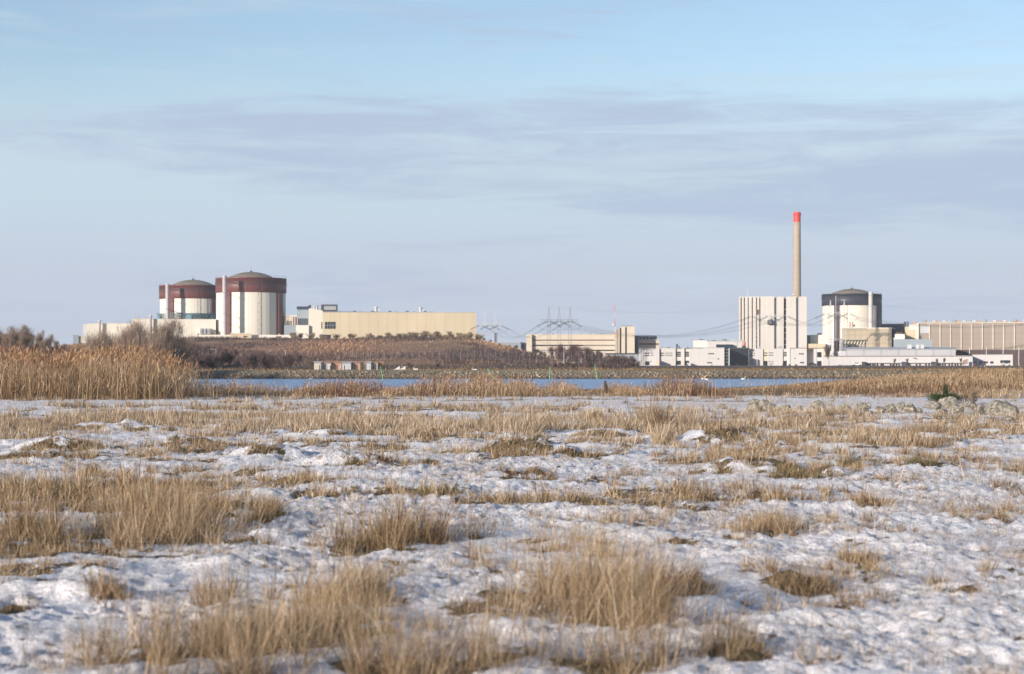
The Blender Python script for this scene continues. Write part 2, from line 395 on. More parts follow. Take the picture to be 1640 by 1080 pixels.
# ------------------------------------------------------------------ ground
def ground_colour(x, y, z):
    n = x.size
    c = np.zeros((n, 4)); c[:, 3] = 1
    a = fbm(x, y, 1.3, 3, 81)[:, None]; b = fbm(x, y, 0.06, 4, 83)[:, None]
    turf = np.array([.20, .135, .075]) * (1 - a) + np.array([.085, .075, .035]) * a
    c[:, :3] = turf
    def blend(col, w):
        c[:, :3] = c[:, :3] * (1 - w[:, None]) + col * w[:, None]
    blend(np.array([.21, .135, .065]) * (0.6 + 0.8 * b), sst(y, 118, 140))
    blend(np.array([.10, .085, .07]), sst(-z, 0.2, 0.6) * (y < 300))
    bank = sst(y, 455, 462) * (1 - sst(y, 484, 488))
    blend(np.array([.20, .165, .12]) * (0.8 + 0.5 * a), bank)
    blend(np.array([.25, .215, .14]) * (0.75 + 0.5 * b), bank * sst(z, .35, .75))
    blend(np.array([.045, .04, .035]), bank * (1 - sst(z, -0.75, -0.45)))
    blend(np.array([.22, .185, .115]) * (0.8 + 0.5 * a), sst(y, 484, 488))
    blend(np.array([.10, .078, .06]) * (0.6 + 0.9 * a), sst(y, 545, 575))
    # brush hill: russet and umber blotches
    k = sst(z, 2.0, 3.2) * sst(y, 560, 600)
    h1 = fbm(x, y * 0.5, 0.03, 4, 91)[:, None]; h2 = fbm(x, y * 0.35, 0.022, 3, 95)[:, None]
    hill = np.array([.26, .17, .115]) * (1 - sst(h1, .42, .6)) + np.array([.10, .072, .066]) * sst(h1, .42, .6)
    hill = hill * np.array([1.12, 1.05, .95])
    hill = hill * (1 - sst(h2, .47, .56)) + np.array([.36, .22, .125]) * sst(h2, .47, .56)
    blend(hill * (.6 + .8 * fbm(x, y * .6, .11, 3, 97))[:, None], k)
    q = np.exp(-((x + 62) / 26) ** 2 - ((y - 730) / 60) ** 2); blend(np.array([.36, .21, .12]) * (.7 + .6 * a), k * q * .85)
    blend(np.array([.07, .055, .048]), k * sst(z, 12.2, 13.4) * .8)
    return c
def build_ground():
    nu = 760
    ys = [-12.0]
    while ys[-1] < 5: ys.append(ys[-1] + 0.5)
    while ys[-1] < 9000:
        d = ys[-1]
        ys.append(d + (0.0042 * d if d < 130 else 0.012 * d if (d < 455 or d > 1000) else 0.0035 * d if d < 500 else 0.008 * d))
    ys = np.array(ys); t = np.linspace(-1, 1, nu)
    u = np.sign(t) * (np.abs(t) * 0.80 + 0.20 * np.abs(t) ** 5 )
    half = 5.0 + 0.34 * np.maximum(ys, 0) + 0.9 * np.maximum(ys - 1500, 0)
    X = u[None, :] * half[:, None]; Y = np.repeat(ys[:, None], nu, 1)
    x = X.ravel(); y = Y.ravel(); z = height(x, y)
    ny = len(ys)
    near = y < 160
    d = np.zeros_like(x); dd, hh, tt = grass_density(x[near], y[near]); d[near] = dd
    snow = 1 - sst(d, 0.18, 0.75) * 0.92
    snow = np.clip(snow, 0, 1) * (1 - sst(y, 116 + 6 * vnoise(x * .2, y * 0, 7), 124 + 8 * vnoise(x * .2, y * 0, 9)) )
    c = ground_colour(x, y, z)
    V = np.stack([x, y, z], 1).astype(np.float32)
    idx = np.arange(ny * nu).reshape(ny, nu)
    q = np.stack([idx[:-1, :-1], idx[:-1, 1:], idx[1:, 1:], idx[1:, :-1]], -1).reshape(-1, 4)
    me = np_mesh('ground', V, q, 4, c)
    at = me.attributes.new('snow', 'FLOAT', 'POINT'); at.data.foreach_set('value', snow.astype(np.float32))
    m, nt, b = new_mat('snowy_ground'); N, L = nt.nodes, nt.links
    ca = N.new('ShaderNodeAttribute'); ca.attribute_name = 'Col'
    sa = N.new('ShaderNodeAttribute'); sa.attribute_name = 'snow'
    tc = N.new('ShaderNodeTexCoord')
    def noise(s, det, ro=0.6):
        n = N.new('ShaderNodeTexNoise'); n.inputs['Scale'].default_value = s; n.inputs['Detail'].default_value = det; n.inputs['Roughness'].default_value = ro
        L.new(tc.outputs['Object'], n.inputs['Vector']); return n.outputs['Fac']
    nf = noise(7.0, 6, 0.7)
    ad = N.new('ShaderNodeMath'); ad.operation = 'ADD'; L.new(sa.outputs['Fac'], ad.inputs[0])
    ml = N.new('ShaderNodeMath'); ml.operation = 'MULTIPLY_ADD'; L.new(nf, ml.inputs[0]); ml.inputs[1].default_value = 2.6; ml.inputs[2].default_value = -1.22
    ml2 = N.new('ShaderNodeMath'); ml2.operation = 'MULTIPLY_ADD'; L.new(noise(1.7, 5, 0.7), ml2.inputs[0]); ml2.inputs[1].default_value = 2.4; ml2.inputs[2].default_value = -1.30
    ml3 = N.new('ShaderNodeMath'); ml3.operation = 'ADD'; L.new(ml.outputs[0], ml3.inputs[0]); L.new(ml2.outputs[0], ml3.inputs[1]); L.new(ml3.outputs[0], ad.inputs[1])
    mr = N.new('ShaderNodeMapRange'); mr.interpolation_type = 'SMOOTHSTEP'; L.new(ad.outputs[0], mr.inputs[0])
    mr.inputs[1].default_value = 0.36; mr.inputs[2].default_value = 0.62
    gate = N.new('ShaderNodeMath'); gate.operation = 'GREATER_THAN'; L.new(sa.outputs['Fac'], gate.inputs[0]); gate.inputs[1].default_value = 0.02
    gm = N.new('ShaderNodeMath'); gm.operation = 'MULTIPLY'; L.new(mr.outputs[0], gm.inputs[0]); L.new(gate.outputs[0], gm.inputs[1])
    # thin crust: a little straw shows through
    straw = N.new('ShaderNodeMapRange'); L.new(noise(28, 4, 0.7), straw.inputs[0]); straw.inputs[1].default_value = 0.44; straw.inputs[2].default_value = 0.68
    straw.inputs[3].default_value = 0.0; straw.inputs[4].default_value = 0.8
    thin = N.new('ShaderNodeMapRange'); L.new(noise(0.9, 5, 0.65), thin.inputs[0]); thin.inputs[1].default_value = .38; thin.inputs[2].default_value = .62; thin.inputs[3].default_value = .1
    st2 = N.new('ShaderNodeMath'); st2.operation = 'MULTIPLY'; L.new(straw.outputs[0], st2.inputs[0]); L.new(thin.outputs[0], st2.inputs[1])
    sc = N.new('ShaderNodeMix'); sc.data_type = 'RGBA'; L.new(st2.outputs[0], sc.inputs[0])
    sc.inputs[6].default_value = (0.85, 0.84, 0.86, 1); sc.inputs[7].default_value = (0.42, 0.32, 0.22, 1)
    gn = N.new('ShaderNodeMapRange'); L.new(noise(3.5, 8, 0.75), gn.inputs[0]); gn.inputs[1].default_value = .3; gn.inputs[2].default_value = .7
    gn.inputs[3].default_value = .55; gn.inputs[4].default_value = 1.35
    gc = N.new('ShaderNodeMix'); gc.data_type = 'RGBA'; gc.blend_type = 'MULTIPLY'; gc.inputs[0].default_value = 1
    L.new(ca.outputs['Color'], gc.inputs[6]); L.new(gn.outputs[0], gc.inputs[7])
    mx = N.new('ShaderNodeMix'); mx.data_type = 'RGBA'; L.new(gm.outputs[0], mx.inputs[0]); L.new(gc.outputs[2], mx.inputs[6]); L.new(sc.outputs[2], mx.inputs[7])
    L.new(mx.outputs[2], b.inputs['Base Color']); b.inputs['Roughness'].default_value = 0.75; b.inputs['Specular IOR Level'].default_value = 0.2
    bp = N.new('ShaderNodeBump'); bp.inputs['Strength'].default_value = 1.0; bp.inputs['Distance'].default_value = 0.05
    hm = N.new('ShaderNodeMath'); hm.operation = 'ADD'; L.new(noise(16, 6, 0.65), hm.inputs[0]); L.new(gm.outputs[0], hm.inputs[1])
    L.new(hm.outputs[0], bp.inputs['Height']); L.new(bp.outputs[0], b.inputs['Normal'])
    o = link_mesh(me, 'ground', m, None, True); tag(o, kind='structure')
def np_mesh(name, V, faces, k, col=None, tri=None):
    """faces: n x k array, tri: optional n x 3 array appended"""
    me = bpy.data.meshes.new(name)
    me.vertices.add(len(V)); me.vertices.foreach_set('co', V.astype(np.float32).ravel())
    li = faces.astype(np.int32).ravel(); st = np.arange(len(faces), dtype=np.int32) * k
    if tri is not None:
        st = np.concatenate([st, len(li) + np.arange(len(tri), dtype=np.int32) * 3]); li = np.concatenate([li, tri.astype(np.int32).ravel()])
    me.loops.add(len(li)); me.loops.foreach_set('vertex_index', li)
    me.polygons.add(len(st)); me.polygons.foreach_set('loop_start', st)
    me.update(calc_edges=True)
    if col is not None:
        a = me.color_attributes.new('Col', 'FLOAT_COLOR', 'POINT'); a.data.foreach_set('color', col.astype(np.float32).ravel())
    return me

# ------------------------------------------------------------------ stalks: curved tapering ribbons
TONES = [np.array([[.58, .43, .27], [.70, .55, .38], [.47, .33, .19], [.28, .17, .09]]),
         np.array([[.37, .245, .14], [.27, .17, .09], [.47, .34, .20], [.17, .105, .06]]),
         np.array([[.17, .15, .07], [.30, .23, .11], [.11, .11, .045], [.38, .28, .15]]),
         np.array([[.22, .12, .075], [.16, .085, .06], [.30, .18, .10], [.12, .07, .055]]),     # russet brush
         np.array([[.57, .40, .24], [.45, .29, .16], [.66, .50, .33], [.28, .17, .095]])]        # reed
def ribbons(rng, base, hgt, wid, lean, leandir, bend, tone, seg=3, basedark=0.68, cmul=None):
    """base n x 3; hgt, wid, lean (0..1 radians-ish), leandir, bend n; tone n ints"""
    n = len(base)
    ts = np.linspace(0, 1, seg + 1)
    ang = rng.uniform(0, 2 * math.pi, n)
    dx, dy = np.cos(leandir), np.sin(leandir)
    sx, sy = np.cos(ang), np.sin(ang)
    V = []
    for i, t in enumerate(ts):
        th = lean + bend * t
        # arc in the lean plane
        out = hgt * t * np.sin(lean + bend * t * 0.5); up = hgt * t * np.cos(lean + bend * t * 0.5)
        cx = base[:, 0] + dx * out; cy = base[:, 1] + dy * out; cz = base[:, 2] + up
        w = wid * (1 - t ** 1.5) * 0.5
        if i < seg:
            V.append(np.stack([cx - sx * w, cy - sy * w, cz], 1)); V.append(np.stack([cx + sx * w, cy + sy * w, cz], 1))
        else: V.append(np.stack([cx, cy, cz], 1))
    V = np.stack(V, 1)                                 # n x (2seg+1) x 3
    k = 2 * seg + 1
    off = (np.arange(n) * k)[:, None]
    quads = np.concatenate([off + np.array([[2*i, 2*i+1, 2*i+3, 2*i+2]]) for i in range(seg - 1)], 1).reshape(-1, 4) if seg > 1 else np.zeros((0, 4), int)
    tris = off + np.array([[2*seg-2, 2*seg-1, 2*seg]])
    pal = np.stack([TONES[i] for i in range(len(TONES))])
    c = pal[tone.astype(int), rng.integers(0, 4, n)] * rng.uniform(0.55, 1.3, (n, 1))
    if cmul is not None: c = c * cmul
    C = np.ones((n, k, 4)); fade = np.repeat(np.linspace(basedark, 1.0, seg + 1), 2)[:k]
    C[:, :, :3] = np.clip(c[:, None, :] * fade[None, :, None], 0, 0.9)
    return V.reshape(-1, 3), quads, tris, C.reshape(-1, 4)
def join_np(parts):
    V, Q, T, C = [], [], [], []; b = 0
    for (v, q, t, c) in parts:
        V.append(v); Q.append(q + b); T.append(t + b); C.append(c); b += len(v)
    return np.concatenate(V), np.concatenate(Q), np.concatenate(T), np.concatenate(C)
def stalk_obj(name, parts, mt, parent=None):
    V, Q, T, C = join_np(parts)
    return link_mesh(np_mesh(name, V, Q, 4, C, T), name, mt, parent)

def tufts(rng, cx, cy, hgt, tone, per, rad, wid, seg=3, spread=0.55, hvar=0.35):
    """blades radiating from tuft centres; all arrays over tufts"""
    n = len(cx); k = per
    tx = np.repeat(cx, k); ty = np.repeat(cy, k); th = np.repeat(hgt, k); tt = np.repeat(tone, k); tw = np.repeat(wid, k) * np.where(rng.uniform(0, 1, n * k) < .12, 1.9, .9); tr = np.repeat(rad, k)
    a = rng.uniform(0, 2 * math.pi, n * k); r = np.sqrt(rng.uniform(0, 1, n * k)) 
    x = tx + np.cos(a) * r * tr; y = ty + np.sin(a) * r * tr
    z = height(x, y, True) - 0.015
    h = th * (1 - hvar * 0.7 + hvar * rng.normal(0, 0.75, n * k)).clip(0.25, 1.9)
    lean = spread * r * rng.uniform(0.2, 1.25, n * k) + np.abs(rng.normal(0, 0.09, n * k)) + (rng.uniform(0, 1, n * k) < .16) * rng.uniform(.3, 1.1, n * k)
    ld = a + rng.normal(0, 0.6, n * k)
    # the prevailing wind pushes stalks a little to the right
    bend = rng.normal(0.35, 0.6, n * k)
    wx = np.cos(ld) * lean + 0.06; wy = np.sin(ld) * lean
    lean = np.hypot(wx, wy); ld = np.arctan2(wy, wx)
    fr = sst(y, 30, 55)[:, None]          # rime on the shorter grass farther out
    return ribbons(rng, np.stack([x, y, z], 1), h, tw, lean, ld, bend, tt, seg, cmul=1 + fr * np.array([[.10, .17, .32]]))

def build_grass():
    rng = np.random.default_rng(4)
    bands = [(8.5, 14, 95, 28), (14, 25, 50, 28), (25, 42, 26, 26), (42, 66, 19, 22), (66, 90, 10, 20), (90, 122, 3.2, 20)]
    parts = []
    for (y0, y1, dens, per) in bands:
        ym = (y0 + y1) / 2
        area = (y1 - y0) * 2 * (0.30 * ym + 1.2)
        n = int(area * dens)
        y = rng.uniform(y0, y1, n); x = rng.uniform(-1, 1, n) * (0.30 * y + 1.2)
        d, h, t = grass_density(x, y)
        keep = rng.uniform(0, 1, n) < d
        x, y, h, t = x[keep], y[keep], h[keep], t[keep]
        q = rng.uniform(0, 1, len(x)) < 0.22
        t = np.where(q, np.where(t == 0, 1, 0), t)
        w = np.full_like(x, max(0.0028, 0.00026 * ym))
        rad = (0.045 + 0.0011 * y) * rng.uniform(0.6, 1.3, len(x))
        parts.append(tufts(rng, x, y, h, t, per, rad, w, 3 if ym < 40 else 2))
        k = (rng.uniform(0, 1, len(x)) < (.8 if ym < 42 else .4)) & (h > .16)      # matted, broken dead leaves at the feet
        if k.any():
            parts.append(tufts(rng, x[k] + rng.normal(0, .05, k.sum()), y[k] + rng.normal(0, .05, k.sum()), h[k] * .55, np.where(rng.uniform(0, 1, k.sum()) < .75, 1, 0), per // 2, rad[k] * 1.4, w[k], 2, 1.5, .5))
    # sparse short blades poking through the crust everywhere
    for (y0, y1, dens) in ((9, 20, 150), (20, 40, 75), (40, 116, 20)):
        n = int((y1 - y0) * (0.30 * (y0 + y1) + 2) * dens); y = rng.uniform(y0, y1, n); x = rng.uniform(-1, 1, n) * (0.30 * y + 1.2)
        k = rng.uniform(0, 1, n) < 0.12 + 0.88 * sst(fbm(x, y, .9, 4, 63, .6), .44, .58); x, y = x[k], y[k]
        parts.append(tufts(rng, x, y, rng.uniform(.03, .10, len(x)) * (1 + 1.3 * (rng.uniform(0, 1, len(x)) < .25)), (rng.uniform(0, 1, len(x)) < .3) * 1.0, 5, np.full(len(x), .07 + .001 * y0), np.full(len(x), max(.003, .0003 * y0)), 2, 0.9))
    # small irregular tufts scattered over the open snow
    for (y0, y1, dens) in ((10, 22, 2.6), (22, 45, 1.5), (45, 84, .9)):
        n = int((y1 - y0) * (0.30 * (y0 + y1) + 2) * dens); y = rng.uniform(y0, y1, n); x = rng.uniform(-1, 1, n) * (0.30 * y + 1.2)
        k = rng.uniform(0, 1, n) < sst(fbm(x, y, .5, 3, 67), .38, .62); x, y = x[k], y[k]; q = rng.uniform(0, 1, len(x)) ** 2
        parts.append(tufts(rng, x, y, .07 + .20 * q, rng.choice([0, 0, 1], len(x)), 34, .04 + .14 * q * rng.uniform(.6, 1.4, len(x)), np.full(len(x), max(.003, .00027 * y0)), 2, .9, .6))
    # short turf on the near face of each hummock
    for (hx, hy, rx, ry, hm) in HW:
        n = int(rx * ry * 260) + 20; x = hx + rng.uniform(-.95, .95, n) * rx; y = hy + rng.uniform(-1.35, -.55, n) * ry
        d, h, t = grass_density(x, y); k = rng.uniform(0, 1, n) < d; x, y = x[k], y[k]
        if len(x): parts.append(tufts(rng, x, y, rng.uniform(.05, .15, len(x)), rng.choice([0, 1, 2], len(x)), 24, np.full(len(x), .08), np.full(len(x), max(.003, .00028 * hy)), 2, .9))
    # thin tall stalks standing free in the nearest patches
    n = 9000; y = rng.uniform(9, 24, n); x = rng.uniform(-1, 1, n) * (0.30 * y + 1)
    d, h, t = grass_density(x, y); k = (rng.uniform(0, 1, n) < d * 0.5) & (h > 0.25)
    parts.append(tufts(rng, x[k], y[k], np.minimum(h[k] * 1.8, .85), t[k] * 0, 3, np.full(k.sum(), .06), np.full(k.sum(), .0045), 4, 0.3))
    o = stalk_obj('dry_grass', parts, MV)
    tag(o, 'straw coloured winter grass growing through the thin snow of the meadow', 'grass', kind='stuff')
    print('grass verts', len(o.data.vertices))

TUSS = [  # px, py, half width px, height m, tone, label
 (640,866,80,.50,1,'broad brown grass tussock standing alone at mid meadow with tangled blades'),
 (1045,686,19,.85,1,'tall narrow upright grass tussock near the scattered stones'),
 (1064,712,14,.60,0,'small pointed straw tussock just in front of the tall narrow one'),
 (945,671,15,.50,0,'small grass tussock by the snow strip, west of the tall narrow one'),
 (1229,846,48,.32,0,'rounded golden tussock alone on open snow right of the middle'),
 (1292,938,44,.24,1,'dark brown low tussock with a shaded hollow in the lower right snow'),
 (1360,745,15,.36,2,'small dark green-grey bush-like tuft on the snowy bank'),
 (255,850,95,.66,1,'biggest brown tussock with a dark hollow at its foot'),
 (40,862,42,.55,1,'dark matted tussock at the west edge beside a shaded hollow'),
 (960,955,90,.62,0,'tallest pale straw clump with long upright stalks close to the camera'),
 (690,792,46,.26,2,'greyish olive grass clump on clean snow behind the broad brown tussock'),
 (1395,812,28,.24,0,'little fan-shaped straw tuft on the eastern snow'),
 (430,832,22,.28,1,'small dark tuft on blue shaded snow beside the biggest tussock'),
 (180,958,36,.26,1,'clipped dark brown tuft on the snow in the lower west corner'),
 (1378,903,30,.24,0,'thin straw tuft just above the dark brown low tussock'),
]
def build_tussocks():
    rng = np.random.default_rng(9)
    for (px, py, hw, h, tone, lab) in TUSS:
        D = D_of(py); x0 = gx(px, D); rx = hw * D / F
        n = int(max(6, 26 * min(1, rx / 0.5)))
        a = rng.uniform(0, 2*math.pi, n); r = np.sqrt(rng.uniform(0, 1, n))
        cx = x0 + np.cos(a) * r * rx; cy = D + np.sin(a) * r * rx * 0.7
        hh = h * (1 - 0.35 * r)
        tt = np.where(rng.uniform(0, 1, n) < 0.72, tone, 0)
        w = np.full(n, max(0.0035, 0.0003 * D))
        p = tufts(rng, cx, cy, hh, tt, 60 if D < 30 else 40, np.full(n, max(0.10, rx * 0.28)), w, 3, 0.6, 0.5)
        p = (p[0] - np.array([[x0, D, 0]]), p[1], p[2], p[3])
        o = stalk_obj('grass_tussock', [p], MV); o.location = (x0, D, 0)
        tag(o, lab, 'grass tussock', 'tussocks standing out of the meadow')

def build_reeds():
    rng = np.random.default_rng(21)
    def bed(n, fx, fy, hfun, tone, wid, plume=True, lean=0.10, seg=4):
        x, y = fx(n), fy(n); h = hfun(x, y, n)
        k = h > 0.05; x, y, h = x[k], y[k], h[k]; n = len(x)
        z = height(x, y) - 0.03
        base = np.stack([x, y, z], 1)
        ln = np.abs(rng.normal(0, lean, n)) + (rng.uniform(0, 1, n) < .05) * rng.uniform(.2, .8, n); ld = rng.uniform(-1.2, 1.2, n) * (rng.uniform(0, 1, n) < 0.8) + (rng.uniform(0, 1, n) < 0.25) * math.pi
        bn = rng.normal(0.10, 0.12, n)
        tn = np.full(n, tone) if np.isscalar(tone) else tone(x, y, n)
        cm = (0.55 + 0.9 * fbm(x * 3.0, y * .6, .8, 3, 99, .6))[:, None] * np.ones((1, 3))
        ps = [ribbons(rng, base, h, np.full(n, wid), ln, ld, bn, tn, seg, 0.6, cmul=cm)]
        if plume:
            m = rng.uniform(0, 1, n) < np.where(h > 1.6, .75, .3)
            b2 = base[m].copy(); hm = h[m] * 0.88
            b2[:, 0] += np.cos(ld[m]) * hm * np.sin(ln[m] + bn[m] * .44); b2[:, 1] += np.sin(ld[m]) * hm * np.sin(ln[m] + bn[m] * .44)
            b2[:, 2] += hm * np.cos(ln[m] + bn[m] * .44)
            for _ in range(2):
                ps.append(ribbons(rng, b2, rng.uniform(0.10, 0.16, m.sum()) * np.clip(h[m], .6, 2.2), np.full(m.sum(), wid * 2.2), ln[m] + 0.12, ld[m] + rng.normal(0, .4, m.sum()), np.full(m.sum(), 0.5), np.full(m.sum(), 1), 2, 1.0, cmul=np.array([[1.25, 1.12, 1.15]])))
        # leaves on the stem
        for _ in range(2):
            m = rng.uniform(0, 1, n) < 0.7; f = rng.uniform(0.15, 0.75, m.sum())
            b2 = base[m].copy(); b2[:, 2] += h[m] * f * np.cos(ln[m]); b2[:, 0] += np.cos(ld[m]) * h[m] * f * np.sin(ln[m])
            ps.append(ribbons(rng, b2, h[m] * 0.22, np.full(m.sum(), wid * 1.3), np.full(m.sum(), .35), rng.uniform(0, 6.28, m.sum()), np.full(m.sum(), .7), tn[m], 2, 0.9))
        return ps
    # the tall bed by the left edge
    def hL(x, y, n):
        edge = 17.8 + 0.155 * (y - 107) + 0.5 * np.sin(y * 0.9)
        k = sst(-x, edge - 2.6, edge + 2.2)
        return (2.55 + 0.55 * rng.normal(0, 0.6, n) * 0.6 + 1.9 * (fbm(x, y, 0.45, 3, 5) - .5)) * (0.45 + 0.55 * k) * (rng.uniform(0, 1, n) < 0.04 + 0.96 * k ** 1.5)
    y0f = lambda n: 106.5 + rng.uniform(0, 1, n) ** 1.3 * 26
    p = bed(17000, lambda n: rng.uniform(-52, -14.5, n), y0f, hL, 4, 0.022)
    # brown, tangled feet of the bed
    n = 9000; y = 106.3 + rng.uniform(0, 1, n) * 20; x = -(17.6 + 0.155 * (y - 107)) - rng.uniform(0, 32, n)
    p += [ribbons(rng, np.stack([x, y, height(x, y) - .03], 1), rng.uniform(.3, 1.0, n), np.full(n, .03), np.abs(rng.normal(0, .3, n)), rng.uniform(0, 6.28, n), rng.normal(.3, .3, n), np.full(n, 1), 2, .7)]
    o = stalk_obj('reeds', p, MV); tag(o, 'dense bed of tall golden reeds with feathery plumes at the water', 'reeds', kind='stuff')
    # lower shore vegetation between the snow and the water
    def zone(x):
        px = x / 128.0 * F + 820
        d = 0.30 + 0.0 * px
        hh = 0.20 + 0.0 * px
        for c, w, h in ((560, 45, 1.0), (640, 40, 0.6), (700, 50, 1.15), (770, 60, 1.25), (830, 40, 1.05), (900, 40, .85), (1000, 40, .7), (1095, 52, 1.15), (1150, 25, .8), (385, 40, .65), (330, 40, .8), (480, 30, .6), (520, 20, .95)):
            hh = np.maximum(hh, h * np.exp(-((px - c) / w) ** 2))
        return hh
    def hS(x, y, n):
        z = zone(x) * np.where(zone(x) > .45, 1.12, .86); c = np.clip((z - .2) / .6, 0, 1)
        return z * rng.uniform(0.5, 1.15, n) * (1 - sst(x, 11.5, 14)) * (rng.uniform(0, 1, n) < (.22 + .78 * c) * (0.35 + 1.1 * sst(fbm(x, y, .5, 2, 19), .35, .6)))
    def tS(x, y, n):
        px = x / 128.0 * F + 820
        dark = np.exp(-((px - 560) / 50) ** 2) + np.exp(-((px - 1100) / 60) ** 2) + 0.7 * np.exp(-((px - 690) / 60) ** 2) + .5 * np.exp(-((px - 430) / 80) ** 2)
        r = rng.uniform(0, 1, n)
        return np.where(r < dark * 0.8, 3, np.where(r < 0.5, 1, np.where(r < .75, 0, 4)))
    p = bed(26000, lambda n: rng.uniform(-34, 22, n), lambda n: 116 + 34 * rng.uniform(0, 1, n) ** 1.5, hS, tS, 0.024, True, 0.16, 3)
    o = stalk_obj('shore_reeds', p, MV); tag(o, 'ragged low brown reeds and rushes along the near shore', 'reeds', kind='stuff')
    # grass of the mound on the right
    def hM(x, y, n):
        w = sst(x, 15, 30)
        return (0.14 + 0.27 * sst(x, 15, 26)) / .5 * (0.30 + 0.36 * rng.uniform(0, 1, n)) * (0.7 + 0.6 * fbm(x, y, .3, 2, 8)) * np.where(rng.uniform(0, 1, n) < .25 + .75 * w, 1, 0) * sst(x, 13, 16)
    def tM(x, y, n):
        q = fbm(x, y, 0.16, 3, 12); r = rng.uniform(0, 1, n)
        return np.where(r < .6 * sst(q, .45, .65), 3, np.where(r < .62, 0, np.where(r < .8, 4, 1)))
    p = bed(46000, lambda n: rng.uniform(11, 52, n), lambda n: 113 + 40 * rng.uniform(0, 1, n) ** 0.9, hM, tM, 0.026, False, 0.25, 2)
    p += bed(420, lambda n: rng.uniform(14, 40, n), lambda n: rng.uniform(118, 138, n), lambda x, y, n: rng.uniform(.8, 1.35, n), 4, 0.02, True, .12, 3)
    o = stalk_obj('mound_grass', p, MV); tag(o, 'russet and straw grass covering the low mound behind the stones', 'grass', kind='stuff')

def build_scrub():
    rng = np.random.default_rng(33)
    ps = []
    # brush on the hill
    n = 110000; x = rng.uniform(-230, 90, n); y = 560 + rng.uniform(0, 1, n) ** 0.8 * 330
    z = height(x, y); k = (z > 3.0)
    x, y, z = x[k], y[k], z[k]; n = len(x)
    h2 = fbm(x, y * 0.5, 0.016, 3, 95); h1 = fbm(x, y * .5, .03, 4, 91)
    tn = np.where(h2 > .55, np.where(rng.uniform(0, 1, n) < .5, 1, 3), 3)
    cm = np.where(h2 > .55, 1.15, np.where(h1 > .5, .55, .85))[:, None] * np.array([[1.0, .93, .95]])
    hh = rng.uniform(.25, .8, n) * (0.6 + 1.5 * sst(h1, .45, .62))
    tn = np.full(n, 1)
    gc = ground_colour(x, y, z)[:, :3]; cm = gc / np.array([[.29, .19, .10]]) * rng.uniform(.75, 1.45, (n, 1))
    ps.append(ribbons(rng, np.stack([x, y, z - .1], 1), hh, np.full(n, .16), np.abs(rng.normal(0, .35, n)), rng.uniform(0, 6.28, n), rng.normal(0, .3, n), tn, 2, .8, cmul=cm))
    # low growth behind the far bank, and rough growth along it
    n = 34000; x = rng.uniform(-190, 190, n); y = 475 + 165 * rng.uniform(0, 1, n) ** 1.5; z = height(x, y)
    cm = np.full((n, 1), .75) * np.array([[1.0, .95, .85]])
    ps.append(ribbons(rng, np.stack([x, y, z - .05], 1), rng.uniform(.15, .75, n) * (0.4 + .9 * sst(y, 500, 560)), np.full(n, .16), np.abs(rng.normal(0, .35, n)), rng.uniform(0, 6.28, n), rng.normal(0, .3, n), np.where(y < 520, rng.choice([0, 1, 2], n), rng.choice([1, 3, 1], n)), 2, .8, cmul=cm))
    o = stalk_obj('heath_scrub', ps, MT); tag(o, 'brown leafless scrub covering the hill below the cream plant', 'scrub', kind='stuff')

